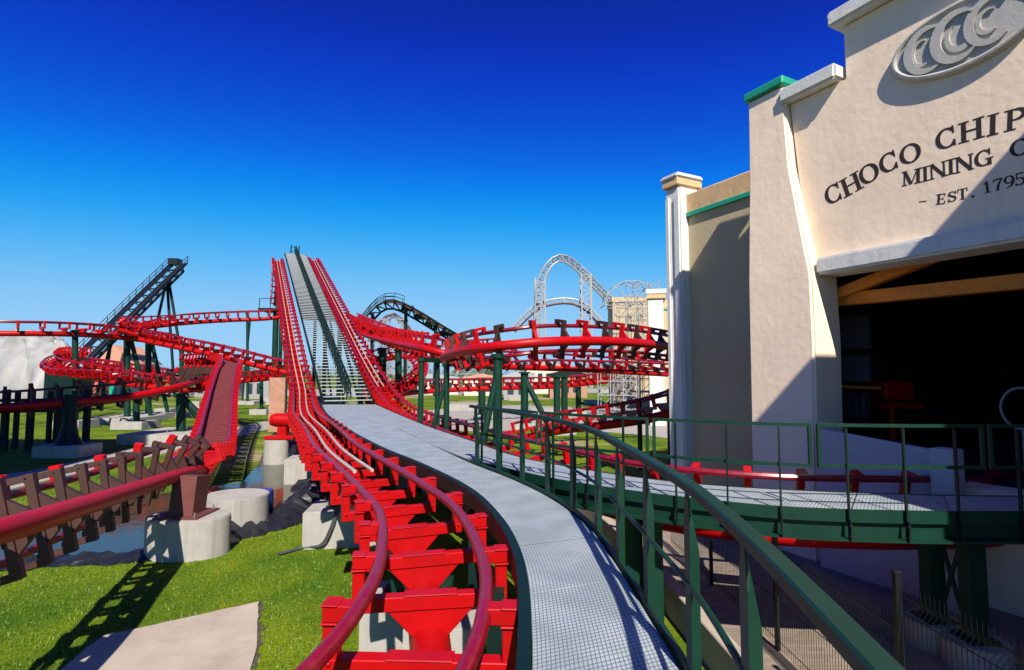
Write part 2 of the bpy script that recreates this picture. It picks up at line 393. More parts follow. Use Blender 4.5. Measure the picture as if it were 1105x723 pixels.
# mown grass blades over the near lawn
def grass():
    rng = np.random.default_rng(5)
    N = 130000
    Y = 6.0 + 16 * rng.random(N) ** 1.5; X = -16 + 24 * rng.random(N)
    pad = [PZ(*p, 0) for p in [(55, 735), (95, 700), (112, 688), (279, 651), (277, 700), (262, 760), (60, 760)]]
    path = [PZ(*p, 0) for p in [(-60, 522), (40, 507), (130, 487), (200, 471), (250, 462), (262, 470), (215, 480), (150, 496), (70, 514), (-60, 545)]]
    def in_np(poly):
        c = np.zeros(N, bool); j = len(poly) - 1
        for i in range(len(poly)):
            a, b = poly[i], poly[j]; dy = (b[1] - a[1]) or 1e-9
            c ^= ((a[1] > Y) != (b[1] > Y)) & (X < (b[0] - a[0]) * (Y - a[1]) / dy + a[0]); j = i
        return c
    keep = ~in_np(pad) & ~in_np(pond_poly) & ~in_np(path) & (X < .9 + .2 * Y * 0)
    X, Y = X[keep], Y[keep]; n = len(X)
    h = rng.uniform(.02, .055, n); a = rng.uniform(0, 6.283, n); wd = rng.uniform(.006, .013, n); le = rng.uniform(-.03, .03, (n, 2))
    v = np.zeros((n, 3, 3))
    v[:, 0] = np.stack([X - np.cos(a) * wd, Y - np.sin(a) * wd, np.zeros(n)], 1)
    v[:, 1] = np.stack([X + np.cos(a) * wd, Y + np.sin(a) * wd, np.zeros(n)], 1)
    v[:, 2] = np.stack([X + le[:, 0], Y + le[:, 1], h], 1)
    me = bpy.data.meshes.new('grass'); me.from_pydata(v.reshape(-1, 3).tolist(), [], np.arange(3 * n).reshape(-1, 3).tolist())
    me.materials.append(M['grass_blades'])
    o = bpy.data.objects.new('grass', me); COL.objects.link(o); tag(o, kind='stuff')
    o['label'] = 'short sunlit green grass on the near lawn'; o['category'] = 'grass'
grass()

# ------------------------------------------------------------------ coaster track
GA = .475
def tie_mesh(style):
    mb = MB(); th = .12 if 'near' in style else .11
    for sx in (-1, 1):
        mb.box((sx * (GA + .135), 0, -.005), (.22, th + .02, .12))       # stub that holds the rail
        mb.box((sx * (GA + .19), 0, -.235), (.11, th, .34))              # outer leg
    mb.box((0, 0, -.40), (2 * GA + .486, th + .01, .13))                 # lower cross beam
    if style != 'low':
        mb.prism([(-.40, -th / 2 + .012, -.468), (.40, -th / 2 + .012, -.468), (.16, -th / 2 + .012, -.72), (-.16, -th / 2 + .012, -.72)], (0, th - .024, 0))
    if 'near' in style:
        for sx in (-1, 1):
            mb.box((sx * (GA + .19), 0, .058), (.13, th + .05, .014)); mb.box((sx * (GA + .19), 0, -.075), (.135, th + .05, .016))
            for sy in (-1, 1): mb.cyl((sx * (GA + .19), sy * (th / 2 + .008), -.36), (sx * (GA + .19), sy * (th / 2 + .03), -.36), .016, n=6)
        mb.box((0, 0, -.328), (.5, th + .035, .014))
    me_o = mb.build('crosstie', 'tie_brown' if 'brown' in style else 'red_paint', bevel=.012 if 'near' in style else 0)
    me = me_o.data; bpy.data.objects.remove(me_o); return me
TIE = {k: tie_mesh(k) for k in ('near', 'far', 'near_brown', 'far_brown')}
cap_o = MB().box((GA + .17, 0, .0), (.32, .17, .19)).build('tie_cap', 'red_paint', bevel=.02); CAP = cap_o.data; bpy.data.objects.remove(cap_o)
def frames(sp):
    out = []
    n = len(sp)
    for i in range(n):
        t = Vector((sp[min(i + 1, n - 1)] - sp[max(i - 1, 0)])[:3]).normalized()
        r = t.cross(Vector((0, 0, 1))).normalized(); u = r.cross(t)
        b = R(sp[i][3]); r2 = r * math.cos(b) + u * math.sin(b); u2 = r2.cross(t)
        out.append((Vector(sp[i][:3]), r2, t, u2))
    return out
def track(label, pts, spacing=1.0, style='far', spine=True, spine_pts=False, trough_range=(0, 1), group='red coaster tracks', rail_r=.06, spine_r=.19, guide=False, trough=False, tie_from=0, name='coaster_track', maxties=100, guide_range=(0, 1), brown=0, sc=1.0):
    """pts: (x, y, z, bank degrees); bank > 0 lifts the right-hand rail"""
    if spine_pts:            # the points run along the spine tube: shift them up to the rails
        sp0, _ = spline(pts, .5)
        pts = [tuple(p + u * .8 * sc) + (b_[3],) for (p, r, t, u), b_ in zip(frames(sp0), sp0)][::3]
    fine, L = spline(pts, .3 if style == 'near' else .6)
    fr = frames(fine)
    root = empty(name, fr[0][0], label, 'coaster track', group)
    for s in (-1, 1):
        MB().tube([p + r * (s * GA * sc) for p, r, t, u in fr], rail_r, 14 if style == 'near' else 8).build('rail', 'rail_red', root, smooth=True)
    if spine:
        MB().tube([p - u * .80 * sc for p, r, t, u in fr], spine_r, 20 if style == 'near' else 12).build('spine', 'red_paint', root, smooth=True)
    if guide:
        a, b = int(guide_range[0] * (len(fr) - 1)), int(guide_range[1] * (len(fr) - 1))
        for s in (-1, 1):
            MB().tube([p + r * (s * .16) - u * .1 for p, r, t, u in fr[a:b]], .035, 6).build('chain_guide', 'steel_rail', root, smooth=True)
    if trough:
        mb = MB(); f3 = frames(spline(pts, .42)[0]); n3 = len(f3)
        for p, r, t, u in f3[int(trough_range[0] * n3):int(trough_range[1] * n3)]:
            mb.add([p + r * x + t * y - u * z for z in (.27, .32) for y in (-.15, .15) for x in (-.46, .46)], [(0, 1, 3, 2), (4, 6, 7, 5), (0, 4, 5, 1), (2, 3, 7, 6), (0, 2, 6, 4), (1, 5, 7, 3)])
        mb.build('slat_floor', 'trough_maroon', root)
    sp2, _ = spline(pts, spacing); f2 = frames(sp2)
    if len(f2) > maxties: sp2, _ = spline(pts, L / (maxties - 1)); f2 = frames(sp2)
    for it, (p, r, t, u) in enumerate(f2[tie_from:]):
        isb = brown == 2 or (brown == 1 and it % 2)
        o = bpy.data.objects.new('crosstie', TIE[style + ('_brown' if isb else '')]); COL.objects.link(o); o.parent = root
        m4 = Matrix((( r.x, t.x, u.x, p.x), (r.y, t.y, u.y, p.y), (r.z, t.z, u.z, p.z), (0, 0, 0, 1)))
        o.matrix_parent_inverse = Matrix.Translation(-root.location); o.matrix_basis = m4 @ Matrix.Diagonal((sc, 1, sc, 1))
        if brown == 2 and it % 2 and it < len(f2) - 1:      # red bracket on the upper end of every second tie
            c_ = bpy.data.objects.new('tie_cap', CAP); COL.objects.link(c_); c_.parent = o
    return root, fr
def T(px, py, Y, bank=0):
    p = PY(px, py, Y); return (p.x, p.y, p.z, bank)
LD = Vector((-.468, 1, .41))       # the lift hill's direction per metre of depth
LB = Vector((-11.9, 32, 2.25))      # foot of the left lift track
def lift_pt(base, dy, bank=0, off=0):
    p = base + LD * dy; return (p.x, p.y, p.z + off, bank)

# left lift track: from beside the walkway, up the lift hill and over its crest
near = [(-2.1, 1.2, 1.75, 0), (-1.12, 2.5, 2.0, 0), (-.75, 3.6, 2.1, 0), (-.68, 4.6, 2.15, 0), (-.80, 5.6, 2.16, 0), (-1.2, 7.2, 2.17, 0), (-1.78, 8.5, 2.18, 0), (-2.75, 10.5, 2.18, 0), (-4.12, 13.2, 2.2, 0),
        (-6.15, 18.0, 2.2, 0), (-8.95, 24.3, 2.2, 0), (-10.75, 28.8, 2.4, 0)]
left = near + [lift_pt(LB, 1.5, off=.25), lift_pt(LB, 6), lift_pt(LB, 16), lift_pt(LB, 26), lift_pt(LB, 36), lift_pt(LB, 40)]
crest = LB + LD * 43
left += [(crest.x, crest.y, crest.z - .35, 0), (crest.x - 1.3, crest.y + 3, crest.z - 1.2, 0), (crest.x - 3.6, crest.y + 8, crest.z - 5.2, 0)]
_, lfr = track('red lift track curving beside the walkway and climbing left of the grey stairs', left, 1.16, 'near', guide=True, guide_range=(.11, .93), tie_from=0)
# right lift track: down the hill and curving right in front of the building
RB = Vector((-7.1, 32, 2.3))
right = [(RB.x + LD.x * 51, RB.y + 51, RB.z + LD.z * 38, 0)] + [lift_pt(RB, 43, off=-.35)] + [lift_pt(RB, k) for k in (40, 34, 26, 16, 6)] + [lift_pt(RB, 1.5, off=.25), (-5.9, 28.8, 2.35, 0), (-4.1, 24, 2.2, 0)]
right += [(-2.5, 20.0, 2.15, -4), (-.75, 15.9, 2.1, -10), (.9, 12.6, 2.05, -14), (2.3, 10.5, 2.0, -16), (4.2, 9.35, 2.0, -16), (6.4, 9.1, 2.0, -14), (9.0, 9.6, 2.0, -8), (12.5, 11.2, 2.0, 0)]
_, rfr = track('red track descending on the right of the lift stairs and curving into the mine building', right, 1.0, 'far', guide=True, guide_range=(.02, .62))


# near left turn: banked on its side, spine tube towards the walkway
track('banked red track sweeping over the pond, its thick spine tube facing the walkway',
      [(-4.3, .6, 2.7, 106), (-4.8, 3.2, 2.5, 106), (-5.3, 5.7, 2.27, 106), (-6.1, 8.2, 2.02, 103), (-6.85, 10.6, 1.8, 95), (-7.55, 12.9, 1.6, 72), (-8.4, 15.4, 1.3, 38)], .8, 'near', spine_pts=True, brown=2, spine_r=.14, sc=.84)
track('red ramp of track with maroon slat floor rising from the pond',
      [(-8.6, 15.0, 1.75, 20), (-9.3, 16.9, 1.65, 8), (-9.75, 18.2, 1.68, 0), T(236, 440, 23.6), T(241, 413, 28.6), T(246, 394, 33.5), T(249, 388, 37, -5), T(238, 384, 42, -15), T(205, 385, 46, -15)], .6, 'far', trough=True, trough_range=(.12, .78))

# the tracks on the left
track('long level red track crossing the left sky above the white tarpaulin tent',
      [T(-60, 345, 36), T(0, 347, 37), T(60, 348, 39), T(110, 351, 42), T(150, 356, 45), T(185, 362, 52), T(205, 372, 60)], 1.25, 'far')
track('red track turning a hairpin beside the black lift hill and dropping rightward',
      [T(310, 332, 56), T(290, 335, 55), T(240, 337, 53), T(190, 340, 50), T(152, 345, 46, 20), T(138, 350, 43, 35), T(150, 355, 44, 30), T(180, 361, 43, 10), T(230, 371, 42), T(300, 388, 41), T(330, 395, 41)], .9, 'far')
track('red track with the leftmost bend, sloping right in front of the tarpaulin tent',
      [T(88, 378, 50, -20), T(62, 380, 46, -40), T(52, 386, 42, -50), T(62, 393, 39, -40), T(100, 397, 38, -20), T(150, 403, 37, 0), T(205, 408, 37), T(235, 404, 40)], .8, 'far')
track('thin red track crossing behind the sloping tracks left of the lift',
      [T(92, 386, 56), T(150, 394, 54), T(210, 402, 52), T(260, 402, 52), T(300, 398, 50)], 1.0, 'far')
track('low red banked track with a bright spine above the grass, its left end in shade',
      [T(-60, 442, 24, 70), T(0, 440, 25, 74), T(80, 433, 27, 76), T(140, 428, 29, 76), T(195, 417, 32, 72), T(208, 413, 36, 50), T(224, 410, 42, 20)], .9, 'far', spine_pts=True, brown=2)

# the tracks on the right
track('big red overhead curve with a bright spine, running behind the white corner column',
      [T(790, 388, 24, -76), T(735, 376, 20.5, -78), T(675, 369, 17.6, -80), T(620, 368, 16.2, -80), T(560, 371, 15.4, -80), T(515, 376, 16.2, -78), T(488, 382, 18.2, -70), T(478, 387, 21, -66), T(486, 392, 24, -60), T(520, 395, 26, -50), T(580, 397, 27.5, -30), T(650, 400, 29, -20), T(720, 404, 31, -10)], .85, 'far', spine_pts=True, brown=1, spine_r=.14, sc=.8)
track('red track with bright spine coming out from behind the lift hill below the black coaster',
      [T(380, 356, 54, 30), T(398, 363, 46, 60), T(430, 371, 35, 74), T(470, 379, 29, 76), T(520, 389, 30, 60), T(560, 393, 33, 40)], 1.15, 'far', spine_pts=True)
track('narrow red track descending from the right flank of the lift hill',
      [T(380, 338, 62), T(408, 350, 46), T(445, 362, 38), T(490, 368, 37), T(530, 366, 38)], .9, 'far')
track('small red spiral loop of track seen between the green supports right of the lift',
      [T(396, 386, 44, -10), T(415, 379, 47, -20), T(436, 377, 48, -40), T(449, 384, 46, -55), T(449, 397, 43, -55), T(436, 409, 40, -40), T(415, 416, 38, -20), T(400, 421, 37, 0)], .8, 'far')
track('low red track running right behind the green supports and the scaffolding',
      [T(392, 424, 40), T(430, 414, 41), T(480, 410, 43), T(540, 408, 45), T(600, 407, 48), T(660, 402, 52)], .9, 'far')
track('red track rising to the right toward the white corner column behind the green railing',
      [T(560, 456, 27), T(600, 446, 26), T(650, 439, 24.5), T(700, 430, 23), T(735, 419, 22), T(790, 404, 21)], .75, 'far')

# ------------------------------------------------------------------ supports and footings
def footing(p, w_, h_, label, round_=False, group=None, rot=0, d_=None, m='concrete'):
    """p: ground point at the middle of the footing"""
    mb = MB(); p = Vector((p[0], p[1], 0))
    if round_:
        d_ = d_ or w_; n = 28
        poly = [p + Vector((math.cos(2 * math.pi * k / n) * w_ / 2, math.sin(2 * math.pi * k / n) * d_ / 2, -.1)) for k in range(n)]
        mb.prism(poly, (0, 0, h_ + .1))
    else: mb.box(p + Vector((0, 0, h_ / 2 - .05)), (w_, d_ or w_, h_ + .1), Matrix.Rotation(rot, 3, 'Z'))
    o = mb.build('concrete_footing', m, bevel=.025 if w_ > .9 else .015, seg=2, smooth=round_)
    return tag(o, label, 'footing', group)
def column(base, top, r, label, group=None, brace=None, zb=0.0, cap=True, square=False, mat_='green_paint', bolts=False):
    base = Vector(base); top = Vector(top); base = Vector((base.x, base.y, zb))
    root = empty('support_column', base, label, 'support', group)
    mb = MB()
    if square: mb.beam(base, top, r * 2, r * 2, up=(0, 1, 0))
    else: mb.cyl(base, top, r, n=14)
    mb.build('pole', mat_, root, smooth=not square)
    fl = MB(); fl.box(base + Vector((0, 0, .02)), (r * 3.6, r * 3.6, .04)); fl.build('base_plate', mat_, root)
    if bolts:
        for sx in (-1, 1):
            for sy in (-1, 1):
                MB().cyl(base + Vector((sx * r * 1.45, sy * r * 1.45, .04)), base + Vector((sx * r * 1.45, sy * r * 1.45, .13)), .018, n=6).build('bolt', 'bolt_steel', root)
    if cap:
        t = (top - base).normalized()
        MB().cyl(top - t * .06, top + t * .05, r * 1.5, n=14).build('flange', mat_ if cap is True else cap, root, smooth=True)
    for b in (brace or []):
        b0 = Vector(b[0]); b1 = Vector(b[1])
        MB().cyl(b0, b1, b[2] if len(b) > 2 else r * .7, n=10).build('brace', mat_, root, smooth=True)
    return root
def sup(px, top_py, base_py, label, r=.16, fw=1.6, fh=.5, flabel=None, dx=0, brace_px=None, group=None, Y=None, round_=False, fgroup=None):
    """a column standing where the photo shows its foot; base_py is the foot of the footing on the lawn"""
    Y = Y or PZ(px, base_py, 0).y
    b = PY(px, base_py, Y); t = PY(px + dx, top_py, Y)
    br = [(Vector((b.x + (q / F) * Y, b.y + .6, fh)), Vector((b.x, b.y, t.z * .92)), r * .7) for q in (brace_px or [])]
    column(b, t, r, label, group, br, zb=fh)
    for q in (brace_px or []):
        pass
    footing(b, fw + max([abs(q) for q in brace_px or [0]]) / F * Y, fh, flabel or 'pale concrete footing under ' + label, round_, fgroup)
# left side
sup(81, 357, 462, 'slim green column under the level track in front of the tarpaulin tent', .19, 2.0, .6, 'round concrete footing of the slim column before the tarpaulin tent')
sup(137, 359, 456, 'green column with slanted leg below the hairpin track', .24, 2.4, .5, 'concrete footing of the column below the hairpin track', brace_px=[20])
sup(160, 362, 452, 'second green column below the hairpin track, with a leg on its right', .24, 2.0, .5, 'low concrete footing of the second hairpin column', brace_px=[16])
sup(196, 368, 450, 'dark green column with a red head below the sloping track', .2, 1.8, .5, 'concrete footing of the column with the red head')
sup(226, 375, 446, 'thin green post behind the steep red ramp track', .14, 1.4, .4, 'small concrete footing behind the steep red ramp')
sup(195, 425, 475, 'short green column with two slanted braces at the bend of the low banked track', .26, 2.8, .55, 'wide concrete footing with braced column at the bend of the low banked track', brace_px=[22, 30])
sup(147, 430, 462, 'short green post under the middle of the low banked track', .22, 2.2, .5, 'concrete footing on the grass under the middle of the low banked track')
sup(267, 338, 436, 'tall slim green column under the straight upper track left of the lift', .17, 2.0, .4, 'concrete footing of the tall slim column left of the lift', brace_px=[-8])
sup(282, 390, 447, 'short green post just left of the tan board', .17, 1.6, .5, 'concrete footing of the short post by the tan board')
sup(51, 393, 440, 'green post at the leftmost bend of the red track, with slanted leg', .2, 2.2, .5, 'concrete footing of the post at the leftmost bend', brace_px=[-16])
# shaded support in front of the fence, with a flared foot
b = PZ(73, 492, 0)
rt = empty('support_column', (b.x, b.y, .55), 'dark flared column standing in shade under the left end of the low banked track', 'support')
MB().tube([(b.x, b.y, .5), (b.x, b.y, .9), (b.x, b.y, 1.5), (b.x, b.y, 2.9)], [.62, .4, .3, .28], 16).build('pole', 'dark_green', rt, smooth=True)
footing(b, 2.2, .55, 'broad shaded concrete footing under the dark flared column', d_=1.5)
# by the pond
b = PZ(186, 606, 0); b.y += .55
footing(b, 1.75, .82, 'large rounded concrete footing on the grass beside the pond', True, d_=1.25)
column((b.x - .05, b.y, 0), (b.x - .03, b.y + .1, 1.65), .26, 'dark red square post on the rounded footing beside the pond', zb=.82, square=True, mat_='brown_track', cap=False, bolts=True)
b = PZ(236, 577, 0); b.y += .8
footing(b, 1.6, .8, 'squat round concrete footing standing in the pond below the ramp', True, d_=1.5)
b = PZ(272, 562, 0); b.y += .5
o = MB().cyl((b.x, b.y, 0), (b.x, b.y, .7), .32, .32, 20)
o = o.build('plastic_barrel', 'blue_plastic', smooth=True, bevel=.03); tag(o, 'blue plastic barrel standing at the edge of the pond', 'barrel')
# beside the lift track, near to far
def box_foot(pxl, pxr, pyt, pyb, label, round_=False):
    p = PZ((pxl + pxr) / 2, pyb, 0); wd = (pxr - pxl) / F * p.y; h = (CAMZ - (pyt - 403) / F * p.y)
    p.y += wd * .4
    footing(p, wd, max(.3, h), label, round_, d_=wd * .8, rot=.12)
    return p, h
p, h = box_foot(324, 400, 549, 592, 'square white concrete footing with a grey cable, nearest below the lift track'); f1 = (p, h)
column((p.x - .2, p.y - .1, 0), (p.x - .18, p.y, 1.35), .09, 'green square post on the nearest footing with the cable', zb=h, square=True, cap=False, bolts=True)
p2, h2 = box_foot(305, 346, 494, 523, 'second white concrete footing below the lift track')
column((p2.x - .1, p2.y, 0), (p2.x - .1, p2.y, 1.35), .1, 'green square post on the second footing below the lift track', zb=h2, square=True, cap=False)
p3, h3 = box_foot(280, 306, 475, 502, 'round white concrete footing beneath the red lift motor', True)
for k, (pxl, pxr, pyb) in enumerate(((430, 520, 700), (380, 470, 668))):
    p = PZ((pxl + pxr) / 2, pyb + 40, 0); p.y += .3
    footing(p, .9, .75, ['pale concrete footing straight under the nearest crossties', 'pale concrete footing left of the spine under the near crossties'][k])
    column((p.x, p.y, 0), (p.x, p.y, 1.2), .12, ['short green post straight under the nearest crossties', 'short green post left of the spine under the near crossties'][k], zb=.75, square=True, cap=False)
# grey cable lying over the nearest footing
p, h = f1; e = PZ(300, 598, .03)
cab, _ = spline([(p.x + .1, p.y - .2, 1.3), (p.x + .02, p.y - .6, h + .12), (p.x - .1, p.y - .72, h * .6), (p.x - .3, p.y - .75, .12), (p.x - .7, p.y - .7, .05), (e.x, e.y, .04)], .08)
for k in range(2):
    o = MB().tube([(q[0] + k * .05, q[1] - k * .02, q[2]) for q in cab], .022, 7).build('cable', 'cable_grey', smooth=True)
    tag(o, 'grey cable hanging from the lift track down over the nearest footing', 'cable', 'cables over the footing')

# lift hill supports
def lift_sup(k, Y, label):
    for j, B in enumerate((LB, RB)):
        p = B + LD * (Y - 32)
        column((p.x, p.y, 0), (p.x, p.y, p.z - 1.0), .2, label[j], 'lift hill columns', zb=.4, brace=[(Vector((p.x + .7, p.y + 5.0, .4)), Vector((p.x, p.y, p.z - 1.6)))])
        footing((p.x, p.y), 1.6, .4, 'concrete footing beneath a lift hill column', False, 'lift hill footings')
for k, Y in enumerate((40, 50, 60, 70)):
    lift_sup(k, Y, ['green braced column holding up the left lift track', 'green braced column holding up the right lift track'])
p = PY(298, 336, 62)
column((p.x, p.y, 0), p, .32, 'tall green tower column on the left flank of the lift hill', zb=.4)
rt = empty('service_platform', (p.x, p.y, p.z), 'small green service platform on the tower column left of the lift hill', 'platform')
MB().box(p + Vector((-.2, 0, .1)), (2.6, 2.4, .3)).build('deck', 'dark_green', rt)
for dx in (-1.4, -.2, 1.0):
    MB().beam(p + Vector((dx, -1.1, .2)), p + Vector((dx, -1.1, 1.3)), .06, .06).build('post', 'dark_green', rt)
MB().beam(p + Vector((-1.4, -1.1, 1.3)), p + Vector((1.0, -1.1, 1.3)), .06, .06).build('rail', 'dark_green', rt)
# right side
def green(px, top, base, Y, label, r=.2, dx=0, brace=None, zb=.4, fw=1.4):
    t = PY(px, top, Y); b = PY(px + dx, base, Y)
    column((b.x, b.y, 0), t, r, label, brace=[(Vector((b.x + q, b.y - .2, zb)), Vector((t.x, t.y, t.z * .9)), r * .75) for q in (brace or [])], zb=zb)
    if fw: footing((b.x, b.y), fw, zb, 'footing of the ' + label.split(',')[0])
green(537, 384, 460, 15.6, 'thick green column with slanted brace, carrying the big overhead curve', .13, 0, [-.75], .4, 1.5)
green(455, 388, 450, 20, 'near leg of the green portal frame right of the lift', .10, -2)
green(472, 390, 448, 21.5, 'far leg of the green portal frame right of the lift', .10)
tag(MB().beam(PY(453, 388, 20), PY(475, 389, 21.5), .16, .18).build('portal_beam', 'green_paint'), 'green beam lying across the two legs of the portal frame', 'beam')
green(482, 394, 452, 19, 'dark green column with a long brace at the tip of the hairpin', .10, 0, [-.9])
green(413, 376, 446, 44, 'green column below the red track with bright spine, right of the lift', .3)
green(430, 378, 446, 43, 'green column under the bright spine, beside the small spiral loop', .26)
green(566, 402, 440, 40, 'dark green column with slanted leg below the far end of the hairpin', .28, 0, [1.6])
green(601, 406, 444, 36, 'left column of the green pair below the hairpin', .22)
green(609, 406, 444, 36.6, 'right column of the green pair below the hairpin', .22)
green(520, 408, 438, 48, 'distant green column under the low red track, behind the thick column', .32)
green(624, 406, 428, 52, 'distant green column under the low red track beside the scaffolding', .26)
for px, py in ((690, 447), (722, 440)):
    p = PY(px, py - 14, 23); column((p.x, p.y, 0), p, .1, 'thin dark post below the rising red track, ' + ('left one' if px < 700 else 'beside the white corner column'), zb=.02, mat_='black_steel')

# ------------------------------------------------------------------ walkways
DZ = 2.2
ZW = lambda pts: [tuple(PZ(px, py, DZ)) for px, py in pts]
ctr = ZW([(376, 436.5), (412, 454), (460, 477)])
left_e = ZW([(347, 436.5), (356, 450), (406, 481), (464, 506), (512, 532), (546, 567), (567, 611), (574, 684)]) + [(.10, 2.9, DZ), (.08, 1.2, DZ), (.0, -1.5, DZ)]
near_r = ZW([(506, 499), (554, 518), (594, 538), (634, 568), (661, 604), (701, 668)]) + [(.96, 3.1, DZ), (.86, 2.0, DZ), (.70, .9, DZ), (.4, -1.0, DZ)]
fork_r = ZW([(511, 497), (560, 509), (613, 520), (700, 533), (759, 540), (838, 547.5), (947, 552)]) + [tuple(PZ(1105, 553, DZ)), tuple(PZ(1250, 548, DZ)), (9.6, 8.3, DZ)]
far_e = ZW([(405, 436.5), (460, 459.5), (506, 475), (563, 494), (638, 508), (700, 517), (784, 525), (947, 533)]) + [tuple(PZ(1105, 536, DZ)), tuple(PZ(1250, 533, DZ)), (9.6, 9.2, DZ)]
def resamp(e, n):
    sp, L = spline(e, .1); s = np.linspace(0, len(sp) - 1, n); i = np.arange(len(sp))
    return np.stack([np.interp(s, i, sp[:, k]) for k in range(3)], 1), L
def deck(label, ea, eb, trim_mat):
    a0, La = resamp(ea, 400); b0, Lb = resamp(eb, 400)
    n = int(max(La, Lb) / 1.15); per = 6
    a, _ = resamp(ea, n * per + 1); b, _ = resamp(eb, n * per + 1)
    root = empty('walkway', tuple((a[0] + b[0]) / 2), label, 'walkway')
    vacc = 0
    for k in range(n):
        me = bpy.data.meshes.new('grating_panel'); vs = []; uvs = []; fs = []
        i0, i1 = k * per, (k + 1) * per
        va = 0
        for i in range(i0, i1 + 1):
            pa, pb = a[i].copy(), b[i].copy()
            if i == i1:   # joint between two panels
                pa += (a[i - 1] - pa) / max(1e-6, np.linalg.norm(a[i - 1] - pa)) * .014; pb += (b[i - 1] - pb) / max(1e-6, np.linalg.norm(b[i - 1] - pb)) * .014
            wd = np.linalg.norm(pb - pa)
            if i > i0: va += np.linalg.norm((pa + pb) / 2 - (a[i - 1] + b[i - 1]) / 2)
            vs += [tuple(pa), tuple(pb)]; uvs += [(0, vacc + va), (wd, vacc + va)]
        m_ = len(vs)
        vs += [(x, y, z - .035) for x, y, z in vs]
        for i in range(m_ // 2 - 1):
            q = i * 2
            fs += [(q, q + 1, q + 3, q + 2), (m_ + q, m_ + q + 2, m_ + q + 3, m_ + q + 1), (q, q + 2, m_ + q + 2, m_ + q), (q + 1, m_ + q + 1, m_ + q + 3, q + 3)]
        fs += [(0, m_, m_ + 1, 1), (m_ - 2, m_ - 1, 2 * m_ - 1, 2 * m_ - 2)]
        uvs += uvs
        me.from_pydata(vs, [], fs); me.materials.append(M['grating'])
        ul = me.uv_layers.new(name='UVMap')
        for lp in me.loops: ul.data[lp.index].uv = uvs[lp.vertex_index]
        bm = bmesh.new(); bm.from_mesh(me); bmesh.ops.recalc_face_normals(bm, faces=bm.faces); bm.to_mesh(me); bm.free()
        o = bpy.data.objects.new('grating_panel', me); COL.objects.link(o); o.parent = root; o.matrix_parent_inverse = Matrix.Translation(-root.location)
        eb_ = MB(); eb_.beam(Vector(a[i0]) + Vector((0, 0, -.010)), Vector(b[i0]) + Vector((0, 0, -.010)), .035, .028); sb_ = eb_.build('end_bar', 'bar_pale'); sb_.parent = o; sb_.matrix_parent_inverse = Matrix.Translation(-root.location)
        vacc += va
    return root, a, b
def off(e, d, dz=0):
    e = np.array(e); out = []
    for i in range(len(e)):
        t = e[min(i + 1, len(e) - 1)] - e[max(i - 1, 0)]; nrm = np.array((-t[1], t[0], 0)); nrm = nrm / np.linalg.norm(nrm)
        out.append(e[i] + nrm * d + np.array((0, 0, dz)))
    return np.array(out)
mid_l = ctr + near_r; mid_r = ctr + fork_r
wl, la, lb = deck('grey grating walkway running from the lift stairs straight to the viewer', left_e, mid_l, 'green_paint')
wr, ra, rb = deck('grey grating walkway branching right in front of the mine building', mid_r, far_e, 'green_paint')
nr, _ = spline(near_r, .25); fk, _ = spline(fork_r, .25); le_, _ = spline(left_e, .25); fe, _ = spline(far_e, .25)
# paths run toward the viewer (left deck), so +normal is the viewer's right
MB().strip(off(le_, -.05, -.06), .085, .22).build('side_channel', 'dark_green', wl)
MB().strip(off(nr, .035, -.05), .03, .2).build('toe_plate', 'green_paint', wl)
MB().strip(off(nr, .0, -.28), .10, .24).build('edge_beam', 'dark_green', wl)
MB().strip(off(le_, .12, -.3), .10, .24).build('edge_beam', 'dark_green', wl)
MB().strip(off(fk, -.06, -.045), .05, .15).build('toe_plate', 'green_paint', wr)
MB().strip(off(fk, .01, -.22), .06, .18).build('edge_beam', 'green_paint', wr)
MB().strip(off(fk, -.05, -.325), .17, .03).build('edge_flange', 'green_paint', wr)
MB().strip(off(fe, .05, -.12), .06, .24).build('edge_beam', 'dark_green', wr)

def railing(name, label, e, side, posts_every, style):
    """e: points along the deck edge; side: offset outward"""
    base = off(e, side)
    root = empty(name, tuple(base[0]), label, 'railing')
    return root, base
# near railing: flat pointed posts, round-edged top rail, one thin middle rail
sp, L = spline(near_r, .05)
base = off(sp, .03)
root = empty('railing', tuple(base[0]), 'dark green curved railing along the walkway we stand on, its pointed posts of flat plate', 'railing')
n = len(base)
top = [(p[0], p[1], DZ + 1.07) for p in base[::4]]
MB().strip(top, .075, .055).build('top_rail', 'green_paint', root, bevel=.008)
MB().tube([(p[0], p[1], DZ + .52) for p in base[::4]], .017, 8).build('middle_rail', 'green_paint', root, smooth=True)
k = 6; step = int(.98 / .05)
while k < n - 4:
    p = base[k]; t = base[min(k + 2, n - 1)] - base[k - 2]; t /= np.linalg.norm(t); t = Vector(t); nr_ = Vector((-t.y, t.x, 0))
    mb = MB(); P0 = Vector(p)
    prof = [(-.055, -.36), (.055, -.36), (.055, .86), (.02, 1.04), (-.02, 1.04), (-.055, .86)]
    mb.prism([P0 + t * x + Vector((0, 0, z)) - nr_ * .006 for x, z in prof], nr_ * .012)
    mb.prism([P0 + nr_ * x + Vector((0, 0, z)) - t * .006 for x, z in [(.007, -.36), (.06, -.36), (.06, .7), (.007, 1.0)]], t * .012)
    mb.build('post', 'green_paint', root)
    k += step
# plain end post where the straight rail starts
# right railing: framed panels on bolted flat posts
sp, L = spline(fork_r, .05); base = off(sp, -.09)
root = empty('railing', tuple(base[0]), 'thin green railing of framed panels on the walkway edge before the mine building', 'railing')
